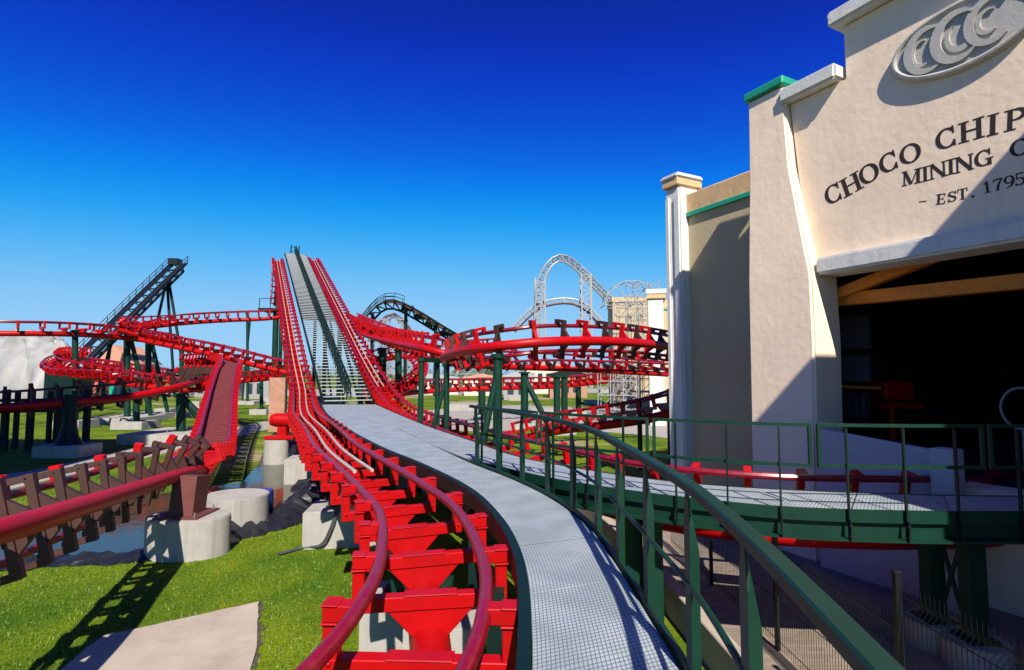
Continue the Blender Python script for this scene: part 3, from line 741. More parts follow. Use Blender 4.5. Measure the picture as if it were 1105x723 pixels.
# arc-length positions
P = 0; n = len(base); i0 = 4; plen = int(1.92 / .05); gap = 2
while i0 + 6 < n:
    i1 = min(i0 + plen, n - 1)
    seg = [tuple(base[i]) for i in range(i0, i1, 3)] + [tuple(base[i1])]
    fr_ = MB()
    for h in (1.06, .56): fr_.strip([(x, y, z + h) for x, y, z in seg], .035, .04)
    for q in (seg[0], seg[-1]): fr_.beam((q[0], q[1], q[2] + .54), (q[0], q[1], q[2] + 1.079), .038, .038, up=(1, 0, 0))
    fr_.build('panel_frame', 'green_paint', root)
    for f_ in (.16, .5, .84):
        i = int(i0 + (i1 - i0) * f_); b = Vector(base[i]); t = Vector(base[min(i + 2, n - 1)] - base[max(i - 2, 0)]).normalized(); q = Vector((t.y, -t.x, 0))
        pm = MB(); pm.beam(b + q * .03 + Vector((0, 0, -.33)), b + q * .03 + Vector((0, 0, 1.03)), .04, .02, up=t)
        po = pm.build('post', 'black_steel' if False else 'dark_green', root)
        bp_ = MB(); bp_.beam(b + q * .045 + Vector((0, 0, -.31)), b + q * .045 + Vector((0, 0, -.08)), .075, .012, up=t)
        for dz in (-.27, -.14): bp_.cyl(b + q * .045 + Vector((0, 0, dz)), b + q * .085 + Vector((0, 0, dz)), .018, n=6)
        bp_.build('bolt_plate', 'black_steel', po)
    i0 = i1 + gap
# legs below the walkways
for k, (x, y) in enumerate(((-.15, 5.3), (-.55, 8.3), (-3.5, 14.2), (-6.6, 21.5))):
    column((x, y, 0), (x, y, DZ - .3), .08, 'dark green square leg under the near walkway', 'legs of the near walkway', square=True, cap=False, mat_='dark_green')
for k, (px, py, Y) in enumerate(((683, 560, 8.9), (704, 560, 8.6), (600, 545, 10.4))):
    p = PY(px, py, Y)
    column((p.x, p.y, 0), (p.x, p.y, DZ - .3), .12, ['green square leg on the left of the pair under the branching walkway', 'green square leg on the right of the pair under the branching walkway', 'green square leg under the fork of the two walkways'][k], square=True, cap=False)
a = PZ(1000, 712, .55); b2 = PZ(1058, 712, .5)
pA = PY(1008, 668, 8.3); pB = PY(1053, 690, 7.7)
footing((pA.x, pA.y), .75, pA.z, 'round white footing in the shade behind the wire fence, further of the two', True)
footing((pB.x, pB.y), .78, pB.z, 'round white footing behind the wire fence, nearer of the two', True)
column((pB.x, pB.y, 0), (pB.x, pB.y, DZ - .3), .11, 'green square column on the nearer round footing under the right walkway', zb=pB.z, square=True, cap=False)
column((pA.x, pA.y, 0), (pA.x, pA.y, DZ - .3), .11, 'green square column on the further round footing under the right walkway', zb=pA.z, square=True, cap=False,
       brace=[((pA.x + .1, pA.y, pA.z + .1), (pB.x - .1, pB.y, DZ - .5), .03), ((pB.x - .1, pB.y, pB.z + .1), (pA.x + .1, pA.y, DZ - .5), .03)])

# ------------------------------------------------------------------ lift stairs
SB = (LB + RB) / 2 + Vector((0, 0, .0)); SB = SB - LD * 1.0; SB.z = 2.2
gd = Vector((LD.x, LD.y, 0)).normalized(); sd = Vector((gd.y, -gd.x, 0))
root = empty('lift_stairs', SB, 'long steep grey metal stairway climbing between the two red lift tracks', 'stairs')
NST = 88
tm = None
rotz = Matrix.Rotation(math.atan2(-gd.x, gd.y), 3, 'Z')
for k in range(NST):
    p = SB + LD * (.25 + k * .49) + Vector((0, 0, .1))
    if tm is None:
        o = MB().box((0, 0, 0), (2.56, .36, .05), rotz).build('tread', 'galvanised', root); tm = o.data
    else:
        o = bpy.data.objects.new('tread', tm); COL.objects.link(o); o.parent = root
    o.matrix_parent_inverse = Matrix.Translation(-root.location); o.location = p
for s_ in (-1, 1):
    MB().beam(SB + sd * s_ * 1.33 + Vector((0, 0, -.02)), SB + LD * 43.4 + sd * s_ * 1.33 + Vector((0, 0, -.02)), .08, .26).build('stringer', 'dark_green', root)
for k in range(9):
    a_ = SB + LD * (15 + k * 3.15); b_ = SB + LD * (15 + k * 3.15 + 3.1)
    MB().beam(a_ + Vector((0, 0, -.02)), b_ + Vector((0, 0, -.02)), 2.5, .03).build('ramp_panel', 'galvanised', root)
hand = MB()
for h in (.55, 1.05):
    for s_ in (-.1, .1):
        hand.beam(SB + sd * s_ + Vector((0, 0, h)), SB + LD * 44 + sd * s_ + Vector((0, 0, h)), .06, .06)
for k in range(60):
    p = SB + LD * (k * .73 + .2)
    for s_ in (-.1, .1):
        hand.beam(p + sd * s_ + Vector((0, 0, .1)), p + sd * s_ + Vector((0, 0, 1.05)), .05, .05)
        hand.beam(p + sd * s_ + Vector((0, 0, .55)), p + LD * .73 + sd * s_ + Vector((0, 0, 1.05)), .03, .03)
    hand.beam(p + sd * -.1 + Vector((0, 0, 1.05)), p + sd * .1 + Vector((0, 0, 1.05)), .05, .05)
    hand.beam(p + sd * -.1 + Vector((0, 0, .55)), p + sd * .1 + Vector((0, 0, .55)), .05, .05)
hand.build('handrail', 'dark_green', root)
T0 = SB + LD * 43.6
hp = MB()
for s_ in (-.5, .5):
    for k in (0, 1.5): hp.beam(T0 + gd * k + sd * s_, T0 + gd * k + sd * s_ + Vector((0, 0, 1.25)), .06, .06)
    for h in (.65, 1.25): hp.beam(T0 + sd * s_ + Vector((0, 0, h)), T0 + gd * 1.5 + sd * s_ + Vector((0, 0, h)), .05, .05)
for h in (.65, 1.25): hp.beam(T0 + gd * 1.5 - sd * .5 + Vector((0, 0, h)), T0 + gd * 1.5 + sd * .5 + Vector((0, 0, h)), .05, .05)
hp.box(T0 + gd * .75 + Vector((0, 0, .02)), (2.6, 1.7, .06), rotz)
hp.build('top_landing', 'dark_green', root)

# red lift motor on the round footing
m0 = p3 + Vector((.1, .1, h3))
root = empty('lift_motor', m0, 'red drive motor and gearbox mounted on the round footing beside the lift track', 'motor')
MB().box(m0 + Vector((.2, 0, .1)), (1.6, .5, .14)).build('mount', 'red_paint', root, bevel=.015)
MB().cyl(m0 + Vector((-.2, 0, .85)), m0 + Vector((.55, 0, .85)), .3, n=18).build('motor_body', 'red_paint', root, smooth=True)
MB().cyl(m0 + Vector((-.38, 0, .85)), m0 + Vector((-.2, 0, .85)), .24, .29, n=18).build('fan_cover', 'red_paint', root, smooth=True)
MB().box(m0 + Vector((.75, 0, .8)), (.4, .55, .6)).build('gearbox', 'red_paint', root, bevel=.03)
MB().box(m0 + Vector((.15, 0, .36)), (.4, .4, .42)).build('pedestal', 'red_paint', root, bevel=.02)
p = PZ(300, 452, 0); p = PY(299, 440, 27)
o = MB().box((p.x, p.y, 2.4), (.75, .12, 2.6)).build('plywood_panel', 'board'); tag(o, 'tan plywood panel standing upright left of the lift track foot', 'panel')
o.location.z -= 0

# ------------------------------------------------------------------ the mine building
U = Vector((-.462, .887, 0)).normalized(); N = Vector((-U.y, U.x, 0)); O = Vector((8.27, 8.98, 0))
def FB(u, z, n=0.0): return O + U * u + N * n + Vector((0, 0, z))
def PF(px, py, n=0.0):
    d = ray(px, py); c = Vector((0, 0, CAMZ)); o = O + N * n
    t = (o - c).dot(N) / d.dot(N); p = c + d * t
    return (p - O).dot(U), p.z
def fprism(poly, n0, n1): return ([FB(u, z, n0) for u, z in poly], N * (n1 - n0))
def fbox(mb, u0, u1, z0, z1, n0, n1): return mb.prism(*fprism([(u0, z0), (u1, z0), (u1, z1), (u0, z1)], n0, n1))
uj = PF(887, 330)[0]; uL = PF(818, 330)[0]; uc = PF(1039, 39)[0]
ur = 2 * uc - uj; uR = 2 * uc - uL
zl = PF(888, 297)[1]; zl2 = PF(884, 280)[1]
z1 = PF(852, 113)[1]; us = PF(911, 60)[0]; z2 = PF(911, 28)[1]
zp = PF(830, 103)[1]
bld = empty('mine_building', FB(uc, 0), 'cream stucco mine building with painted lettering, oval emblem and wide dark doorway', 'building')
# front wall: left cheek, right cheek, stepped gable over the opening, base below the opening
fw = MB()
gable = [(ur - .0, zl + .02), (uj + .25, zl + .02), (uj + .25 + .35, z1), (us, z1), (us, z2), (2 * uc - us, z2), (2 * uc - us, z1), (ur - .6, z1)]
fw.prism(*fprism(gable, -.6, 0))
fw.build('front_wall', 'stucco', bld, bevel=.03, seg=2)
fw = MB(); fbox(fw, ur, uj + .02, -.1, 1.95, -.6, -.002); fw.build('plinth', 'stucco', bld)
def pilaster(mirror):
    zs = [-.1, 1.5, 3.0, 4.6, zl, zl + .8, zl + 1.7, zl + 2.6, zp]
    inn = [PF(892, 480)[0], PF(891, 440)[0], PF(890, 400)[0], PF(889, 340)[0], uj, PF(876, 240)[0], PF(866, 190)[0], PF(857, 150)[0], PF(850, 112)[0]]
    dep = [.42, .40, .38, .36, .34, .30, .25, .2, .16]
    vs = []
    for z, i_, d_ in zip(zs, inn, dep):
        for u_, n_ in ((uL, -.6), (uL, d_), (i_, d_), (i_, -.6)):
            uu = u_ if not mirror else 2 * uc - u_
            vs.append(FB(uu, z, n_))
    fs = [(k * 4 + j, k * 4 + (j + 1) % 4, k * 4 + 4 + (j + 1) % 4, k * 4 + 4 + j) for k in range(len(zs) - 1) for j in range(4)]
    fs += [(3, 2, 1, 0), tuple(len(vs) - 4 + j for j in range(4))]
    o = MB().add(vs, fs).build('pilaster', 'stucco', bld, bevel=.05, seg=3, smooth=True)
    # teal cap
    cb = MB(); a_, b_ = uL + .06, inn[-1] - .06
    if mirror: a_, b_ = 2 * uc - a_, 2 * uc - b_
    fbox(cb, min(a_, b_), max(a_, b_), zp + .004, zp + .21, -.7, .24)
    cb.build('cap', 'teal_trim', o, bevel=.03)
pilaster(False); pilaster(True)
ln_ = MB(); fbox(ln_, ur + .05, uj - .02, zl, zl2, -.58, .22)
ln_.build('lintel', 'white_stucco', bld, bevel=.05, seg=2, smooth=True)
for (a, b, z) in ((us + .06, PF(848, 110)[0], z1), (2 * uc - us - .06, us + .2, z2), (ur - .6, 2 * uc - us - .06, z1)):
    c_ = MB(); fbox(c_, min(a, b), max(a, b), z + .004, z + .34, -.68, .26)
    c_.build('coping', 'white_stucco', bld, bevel=.05, seg=2, smooth=True)
# the room behind the doorway
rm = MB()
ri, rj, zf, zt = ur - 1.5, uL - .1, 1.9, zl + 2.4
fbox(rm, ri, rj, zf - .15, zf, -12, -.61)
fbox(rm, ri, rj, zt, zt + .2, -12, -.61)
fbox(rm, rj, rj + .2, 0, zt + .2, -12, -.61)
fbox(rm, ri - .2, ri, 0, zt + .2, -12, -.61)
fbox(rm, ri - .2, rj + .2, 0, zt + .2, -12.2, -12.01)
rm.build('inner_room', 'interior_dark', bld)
# olive side wing with its cornice, set back behind the pilaster
RN = -1.5
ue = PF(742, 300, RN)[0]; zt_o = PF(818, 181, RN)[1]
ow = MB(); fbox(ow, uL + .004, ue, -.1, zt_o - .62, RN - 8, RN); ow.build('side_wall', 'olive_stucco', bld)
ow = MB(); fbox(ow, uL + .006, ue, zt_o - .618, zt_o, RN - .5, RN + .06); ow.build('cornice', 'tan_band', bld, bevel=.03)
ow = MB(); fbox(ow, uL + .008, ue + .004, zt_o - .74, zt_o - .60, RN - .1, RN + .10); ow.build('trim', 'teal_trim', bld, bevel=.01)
# white corner column with flutes and a banded cap
cc = MB()
zc = PF(730, 205, RN)[1]
fbox(cc, ue - .02, ue + .62, -.1, zc - .0, RN - .6, RN + .30)
col_ = cc.build('corner_column', 'white_stucco', bld, bevel=.06, seg=2, smooth=True)
fl = MB(); fbox(fl, ue - .08, ue + .22, -.1, zc - .3, RN - .55, RN + .36); fl.build('fluting', 'white_stucco', col_, bevel=.05, seg=2, smooth=True)
fl = MB(); fbox(fl, ue + .36, ue + .58, -.1, zc - .3, RN - .55, RN + .37); fl.build('fluting', 'white_stucco', col_, bevel=.05, seg=2, smooth=True)
fl = MB(); fbox(fl, ue - .04, ue + .68, zc + .004, zc + .24, RN - .7, RN + .38); fl.build('cap_band', 'tan_band', col_, bevel=.03)
fl = MB(); fbox(fl, ue - .07, ue + .74, zc + .244, zc + .42, RN - .74, RN + .42); fl.build('cap', 'white_stucco', col_, bevel=.06, seg=2)
# unseen wing added on the near side to throw the slanting shade over the doorway
uw = 2 * uc - uL - .35
zw = 3.86 + CAMZ + .985 * (-uw)
wg = MB(); fbox(wg, uw - 7, uw, -.1, zw, -8, 4.9); wg.build('shade_wing', 'stucco', bld, bevel=.05)
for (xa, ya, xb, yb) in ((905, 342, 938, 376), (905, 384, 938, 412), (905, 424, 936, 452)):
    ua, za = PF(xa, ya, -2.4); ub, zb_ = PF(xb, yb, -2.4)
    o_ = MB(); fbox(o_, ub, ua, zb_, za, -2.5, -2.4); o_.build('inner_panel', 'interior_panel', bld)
# orange timbers just inside the doorway
def ftim(a, b, na, nb, w_, name='timber'):
    ua, za = PF(*a, na); ub, zb = PF(*b, nb)
    return MB().beam(FB(ua, za, na), FB(ub, zb, nb), w_, w_ * 1.05, up=(0, 0, 1)).build('timber', 'timber_orange', bld, bevel=.01)
ftim((896, 325), (1130, 301), -.95, -.95, .26)
ftim((893, 322), (1030, 268), -.75, -.95, .22)
# lilac low wall and sloping ramp wall in front of the doorway
u0, zz0 = PF(880, 462, .6); u1, zz1 = PF(1012, 487, .6)
lw = MB(); lw.prism(*fprism([(u0, -.1), (u1, -.1), (u1, zz1), (u0, zz0)], .45, .62))
o = lw.build('ramp_wall', 'lilac_stucco', bevel=.02)
tag(o, 'low lilac wall with a sloping top in front of the dark doorway', 'wall')
u0, z_ = PF(1004, 483, .7); u1 = PF(1030, 483, .7)[0]
lw = MB(); fbox(lw, u1, u0, -.1, z_, .40, .78); o = lw.build('end_pier', 'lilac_stucco', bevel=.02); tag(o, 'short square pier ending the low lilac wall', 'pier')

# painted lettering ------------------------------------------------
def stroke(pts, ws):
    pts = [Vector((p[0], p[1], 0)) for p in pts]; ws = ws if isinstance(ws, (list, tuple)) else [ws] * len(pts)
    L_, R_ = [], []
    for i, p in enumerate(pts):
        t = (pts[min(i + 1, len(pts) - 1)] - pts[max(i - 1, 0)]).normalized(); n_ = Vector((-t.y, t.x, 0))
        L_.append(p + n_ * ws[i] / 2); R_.append(p - n_ * ws[i] / 2)
    return [(L_[i], R_[i], R_[i + 1], L_[i + 1]) for i in range(len(pts) - 1)]
def rect(x0, y0, x1, y1): return [(Vector((x0, y0, 0)), Vector((x1, y0, 0)), Vector((x1, y1, 0)), Vector((x0, y1, 0)))]
def arc(cx, cy, rx, ry, a0, a1, thick, thin, n=22):
    pts, ws = [], []
    for k in range(n + 1):
        a = R(a0 + (a1 - a0) * k / n); pts.append((cx + rx * math.cos(a), cy + ry * math.sin(a)))
        ws.append(thin + (thick - thin) * abs(math.cos(a)) ** 1.3)
    return stroke(pts, ws)
TK, TN, SF = .2, .085, .075
def stem(x, y0=0, y1=1, w_=TK, s=.12):
    return rect(x - w_ / 2, y0, x + w_ / 2, y1) + rect(x - w_ / 2 - s, y0, x + w_ / 2 + s, y0 + SF) + rect(x - w_ / 2 - s, y1 - SF, x + w_ / 2 + s, y1)
def glyph(c):
    if c == 'C': return arc(.47, .5, .37, .45, 42, 318, TK, TN) + rect(.72, .64, .80, 1.0) + rect(.72, .02, .80, .34), .86
    if c == 'G': return arc(.47, .5, .37, .45, 42, 318, TK, TN) + rect(.72, .64, .80, 1.0) + rect(.66, .02, .84, .42) + rect(.54, .38, .94, .46), .96
    if c == 'O': return arc(.48, .5, .38, .45, 0, 360, TK, TN, 32), .96
    if c == 'H': return stem(.23) + stem(.83) + rect(.33, .46, .73, .55), 1.06
    if c == 'I': return stem(.23), .46
    if c == 'P': return stem(.23) + arc(.42, .72, .33, .24, -90, 90, TK, TN, 14) + rect(.3, .92, .44, 1.0) + rect(.3, .44, .44, .52), .82
    if c == 'M': return stem(.18, w_=.1) + stem(1.02, w_=TK) + stroke([(.2, .98), (.6, .04)], TK * .95) + stroke([(.6, .04), (.98, .98)], TN), 1.24
    if c == 'N': return stem(.18, w_=.1, s=.1) + stem(.88, w_=.1, s=.1) + stroke([(.18, .97), (.88, .03)], TK), 1.04
    if c == 'E': return stem(.23) + rect(.3, 0, .76, SF + .01) + rect(.3, .925, .72, 1) + rect(.3, .46, .6, .54) + rect(.70, 0, .78, .28) + rect(.66, .74, .74, 1) + rect(.56, .38, .63, .62), .84
    if c == 'S':
        pts = [(.66, .74), (.6, .88), (.4, .95), (.2, .88), (.15, .74), (.24, .6), (.42, .51), (.6, .41), (.67, .26), (.6, .11), (.4, .05), (.2, .12), (.13, .27)]
        return stroke(pts, [.06, .08, .09, .13, .16, .19, .2, .19, .16, .13, .09, .08, .06]) + rect(.63, .68, .70, 1) + rect(.09, 0, .16, .33), .78
    if c == 'T': return stem(.42) + rect(.04, .925, .80, 1) + rect(.04, .7, .11, 1) + rect(.73, .7, .80, 1), .84
    if c == '1': return rect(.22, 0, .40, 1) + rect(.1, 0, .52, SF) + stroke([(.08, .8), (.3, .97)], .09), .58
    if c == '7': return rect(.08, .88, .7, 1) + stroke([(.65, .95), (.42, .5), (.34, 0)], [.1, .17, .2]) + rect(.08, .7, .15, 1), .74
    if c == '9': return arc(.38, .68, .26, .28, 0, 360, .17, TN, 24) + stroke([(.66, .68), (.64, .4), (.5, .15), (.22, .05)], [.17, .17, .14, .09]), .76
    if c == '5': return rect(.16, .88, .62, 1) + rect(.14, .5, .22, 1) + arc(.34, .32, .28, .27, 125, -150, .18, TN, 20), .74
    if c == '.': return rect(.1, 0, .3, .2), .4
    if c == '-': return rect(.1, .4, .75, .5), .85
    return [], .4
LET_N = [0]
def letter(mb, c, u, z, h, ang, sx=1.0):
    """glyph with its base centre at (u, z) on the wall; reading direction is -u"""
    polys, w_ = glyph(c); ca, sa = math.cos(ang), math.sin(ang)
    for q in polys:
        LET_N[0] += 1; d = .002 + (LET_N[0] % 9) * .0003
        pts = []
        for v in q:
            x, y = (v.x - w_ / 2) * h * sx, v.y * h
            pts.append((u - (x * ca - y * sa), z + x * sa + y * ca))
        mb.prism([FB(a, b, -.004) for a, b in pts], N * (d + .004))
    return w_ * h * sx
def line_path(text, pts, hs, part):
    """text set along wall points given as photo pixels of the base line"""
    P_ = [PF(*p) for p in pts]
    H = [PF(a[0], a[1])[1] - PF(b_[0], b_[1])[1] for a, b_ in hs]
    k = 0
    for word in text.split():
        mb = MB()
        for c in word:
            a, b_ = P_[max(0, k - 1)], P_[min(len(P_) - 1, k + 1)]
            ang = math.atan2(b_[1] - a[1], -(b_[0] - a[0])); h = H[0] + (H[1] - H[0]) * k / (len(P_) - 1)
            letter(mb, c, P_[k][0], P_[k][1], h, ang); k += 1
        mb.build(part, 'letter_paint', bld)
q = lambda x, y: (850 + x / 2.41, y / 2.41)
line_path('CHOCO CHIP', [q(124, 527), q(173, 502), q(220, 473), q(268, 446), q(323, 424), q(415, 386), q(478, 366), q(533, 352), q(590, 338)], [((900, 197), (900, 218)), ((1090, 119), (1090, 142))], 'lettering')
line_path('MINING CO', [q(322, 480), q(358, 472), q(391, 463), q(425, 454), q(459, 446), q(512, 432), q(604, 406), q(655, 390)], [((984, 184), (984, 200)), ((1060, 162), (1060, 180))], 'lettering')
line_path('- EST. 1795 -', [q(350, 536), q(398, 531), q(428, 525), q(455, 519), q(482, 514), q(520, 502), q(547, 496), q(577, 489), q(605, 482), q(655, 470)], [((1010, 209), (1010, 220)), ((1090, 192), (1090, 206))], 'lettering')
# oval emblem with three interlaced crescents in relief
ez = PF(1039, 39)[1]; ea, eb = 1.16, .64
def ell(a, b, n=48): return [(uc + a * math.cos(2 * math.pi * k / n), ez + b * math.sin(2 * math.pi * k / n)) for k in range(n)]
em = MB(); em.prism(*fprism(ell(ea, eb), -.01, .075)); emb = em.build('emblem', 'emblem_stone', bld, bevel=.015)
mb = MB(); mb.tube([FB(u, z, .075) for u, z in ell(ea - .06, eb - .06)], .05, 8, closed=True); mb.build('rim', 'emblem_stone', emb, smooth=True)
def cres(cx, cz, rx, rz, a0, a1, thick, d):
    mb = MB()
    pts = [(cx + rx * math.cos(R(a0 + (a1 - a0) * k / 24)), cz + rz * math.sin(R(a0 + (a1 - a0) * k / 24))) for k in range(25)]
    for qd in stroke(pts, [max(.03, thick * math.sin(math.pi * k / 24) ** .6) for k in range(25)]):
        mb.prism([FB(uc - v.x, ez + v.y, .073) for v in qd], N * d * .6)
    mb.build('relief', 'emblem_stone', emb)
cres(-.50, .0, .34, .40, 55, 300, .15, .075)
cres(-.02, .0, .36, .42, 50, 310, .17, .09)
cres(.46, .02, .33, .38, 45, 305, .15, .075)
cres(-.60, -.02, .18, .24, 70, 290, .09, .06)
cres(.42, .02, .17, .2, 60, 300, .09, .06)
cres(.0, .0, .2, .25, 120, 420, .10, .06)

# inside the doorway: red machine, rail, hoop
def inner(px, py, n): u, z = PF(px, py, n); return FB(u, z, n)
c = inner(961, 432, -3.2)
root = empty('machine', (c.x, c.y, 1.9), 'red machine standing on a post inside the dark doorway', 'machine')
MB().box(c + Vector((0, 0, .25)), (.7, .7, .45)).build('housing', 'red_paint', root, bevel=.03)
MB().cyl((c.x, c.y, 1.9), c, .12, n=10).build('post', 'red_paint', root)
MB().box(c + Vector((.1, 0, -.12)), (1.1, .5, .14)).build('bracket', 'red_paint', root)
a, b = inner(905, 417, -1.6), inner(956, 419, -3.0)
root = empty('railing', (a.x, a.y, 1.9), 'dark barrier rail inside the left of the doorway', 'railing')
MB().beam(a, b, .07, .07).build('top_rail', 'timber_orange', root)
for k in range(8):
    p = a.lerp(b, k / 7); MB().beam((p.x, p.y, 1.9), p, .035, .035).build('baluster', 'black_steel', root)
u, z = PF(1103, 441, -.9)
hp_ = MB(); hp_.tube([FB(u + .3 * math.cos(t * math.pi / 14), z + .36 * math.sin(t * math.pi / 14), -.9) for t in range(28)], .022, 6, closed=True)
hp_.beam(FB(u, 1.9, -.93), FB(u, z - .3, -.93), .05, .05)
tag(hp_.build('hoop', 'machine_grey', smooth=True), 'pale metal hoop on a stand at the right of the dark doorway', 'hoop')

# ------------------------------------------------------------------ paving, kerb wall and wire fence below the right walkway
sheet('service_path', [(2.75, -4, 0), (7.5, -4, 0), (12, 4, 0), tuple(FB(0, 0, .0)), tuple(FB(9, 0, -1.4)), (3.3, 17.5, 0), (2.2, 15, 0), (2.5, 11, 0)], .012, 'paving')
kw = MB(); kp, _ = spline([(2.9, 1.0, .2), (2.82, 5, .2), (2.72, 7.5, .2), (2.55, 10.2, .2), (2.2, 13.5, .2), (1.7, 15.5, .2)], .5)
kw.strip(kp, .22, .62)
tag(kw.build('retaining_wall', 'pad_concrete', bevel=.015), 'low beige kerb wall beside the paved path below the railing', 'wall')
def wire_panel(a, b, h, root, zb=.05):
    a, b = Vector(a), Vector(b); L_ = (b - a).length; n_ = int(L_ / .055); mb = MB(); d = (b - a).normalized(); nn = Vector((-d.y, d.x, 0))
    for k in range(n_ + 1):
        p = a + d * (k * L_ / n_)
        mb.tube([p + Vector((0, 0, zb)), p + Vector((0, 0, h - .28)), p + nn * .07 + Vector((0, 0, h - .2)), p + Vector((0, 0, h - .12)), p + Vector((0, 0, h))], .0035, 4, caps=False)
    for z_ in (zb + .1, zb + .65, h - .29, h - .11): mb.beam(a + Vector((0, 0, z_)), b + Vector((0, 0, z_)), .007, .007)
    mb.build('mesh_panel', 'fence_wire', root)
def fpost(p, h, root):
    m_ = MB(); m_.box((p[0], p[1], h / 2), (.06, .06, h)); m_.box((p[0], p[1], h + .01), (.075, .075, .03)); m_.build('post', 'black_steel', root, bevel=.004)
root = empty('wire_fence', (3.82, 5.7, 0), 'dark welded wire fence with bent top running along the paved path', 'fence')
for (y0, y1, h) in ((8.1, 5.75, 1.5), (10.5, 8.15, 1.45), (12.9, 10.55, 1.4)): wire_panel((3.82 - (y0 - 5.7) * .03, y0, 0), (3.82 - (y1 - 5.7) * .03, y1, 0), h, root)
wire_panel((3.84, 5.62, 0), (3.95, 3.2, 0), 1.85, root)
for y, h in ((5.68, 1.92), (8.12, 1.55), (10.53, 1.5)): fpost((3.82 - (y - 5.7) * .03, y, 0), h, root)

# ------------------------------------------------------------------ far things
def lattice_box(mb, c, nx, ny, nz, dx, dy, dz, r, rot, rnd, skip=.12, diag=True):
    P_ = lambda i, j, k: c + rot @ Vector((i * dx, j * dy, 0)) + Vector((0, 0, k * dz))
    for i in range(nx + 1):
        for j in range(ny + 1):
            mb['standard'].beam(P_(i, j, 0), P_(i, j, nz - (rnd.random() < .3) + .3 * rnd.random()), r, r, up=(0, 1, 0))
    for k in range(1, nz + 1):
        for i in range(nx + 1):
            for j in range(ny + 1):
                if i < nx and rnd.random() > skip: mb['ledger'].beam(P_(i, j, k), P_(i + 1, j, k), r, r)
                if j < ny and rnd.random() > skip: mb['ledger'].beam(P_(i, j, k), P_(i, j + 1, k), r, r)
                if diag and i < nx and rnd.random() < .55: mb['brace'].beam(P_(i, j, k - 1), P_(i + 1, j, k), r * .8, r * .8)
rnd = random.Random(11)
ROTU = Matrix(((U.y, U.x, 0), (-U.x, U.y, 0), (0, 0, 1)))
ROTU = Matrix.Rotation(R(-20), 3, 'Z')
def scaffold(name, label, boxes, m='white_steel', grp=None):
    root = empty(name, boxes[0][0], label, 'scaffold' if 'scaff' in name else 'roller coaster', grp)
    mb = {'standard': MB(), 'ledger': MB(), 'brace': MB()}
    for b in boxes: lattice_box(mb, *b[:9], rnd, *b[9:])
    for k, v in mb.items(): v.build(k, m, root)
    return root
sb = PY(655, 440, 46); sb.z = 0
def at0(px, Y): p = PY(px, 403, Y); return Vector((p.x, p.y, 0))
scaffold('scaffolding', 'pale steel scaffolding tower before the far tan wall', [
    (at0(664, 50), 4, 2, 9, 1.1, 1.3, 1.15, .06, ROTU, .04), (at0(645, 44), 3, 1, 4, 1.0, 1.2, 1.1, .06, ROTU, .04), (at0(676, 51), 3, 1, 11, 1.0, 1.2, 1.1, .05, ROTU, .15)])
# arched crown of the scaffolding
root = bpy.data.objects['scaffolding']
dm = MB(); c = at0(684, 51)
for k in range(7):
    for j in range(2):
        a0, a1 = math.pi * k / 7, math.pi * (k + 1) / 7
        f = lambda a, j: c + Vector((-2.6 * math.cos(a), j * 2.4, 10.2 + 2.3 * math.sin(a)))
        dm.beam(f(a0, j), f(a1, j), .07, .07); dm.beam(f(a0, j), c + Vector((0, j * 2.4, 10.2)), .05, .05)
        dm.beam(f(a0, 0), f(a1, 1), .04, .04); dm.beam(f(a0, 0), f(a0, 1), .05, .05)
dm.build('crown', 'white_steel', root)
# far hall: banded column, tan walls
fh = empty('far_hall', at0(716, 44), 'further tan hall with white corner column partly hidden behind the near column', 'building')
p = at0(709, 42)
def wb(c, ux, uy, sx, sy, z0_, z1_, name, m, par):
    d = Vector(ux); e = Vector((-d.y, d.x, 0)); c = Vector(c)
    return MB().prism([c + d * a + e * b + Vector((0, 0, z0_)) for a, b in ((0, 0), (sx, 0), (sx, sy), (0, sy))], (0, 0, z1_ - z0_)).build(name, m, par)
ux = Vector((.9145, .4047, 0)) * 1.0
ux = Vector((.97, -.24, 0))
ztop = PY(709, 322, 42).z
wb(p - ux * .55, ux, 0, 1.1, 1.0, 0, ztop, 'corner_column', 'white_stucco', fh)
wb(p - ux * .7 - Vector((0, .15, 0)), ux, 0, 1.4, 1.3, ztop + .004, ztop + .35, 'cap', 'tan_band', fh)
wb(p - ux * .75 - Vector((0, .2, 0)), ux, 0, 1.5, 1.4, ztop + .354, ztop + .7, 'cap', 'white_stucco', fh)
wb(p + ux * .56 + Vector((0, .25, 0)), ux, 0, 14, 8, 0, ztop - .9, 'wall', 'olive_stucco', fh)
wb(p + ux * .56 + Vector((0, .2, 0)), ux, 0, 14, 7.8, ztop - .896, ztop - .75, 'trim', 'teal_trim', fh)
wb(p + ux * .56 + Vector((0, .22, 0)), ux, 0, 14, 7.8, ztop - .746, ztop - .1, 'cornice', 'tan_band', fh)
p = at0(662, 58)
fh2 = empty('far_wall_building', p, 'plain tan building front behind the scaffolding', 'building')
wb(p, Vector((.99, -.1, 0)), 0, 4.2, 7, 0, PY(680, 326, 58).z, 'wall', 'olive_stucco', fh2)
wb(p - Vector((.1, .1, 0)), Vector((.99, -.1, 0)), 0, 4.4, 7.2, PY(680, 326, 58).z + .004, PY(680, 321, 58).z, 'coping', 'tan_band', fh2)

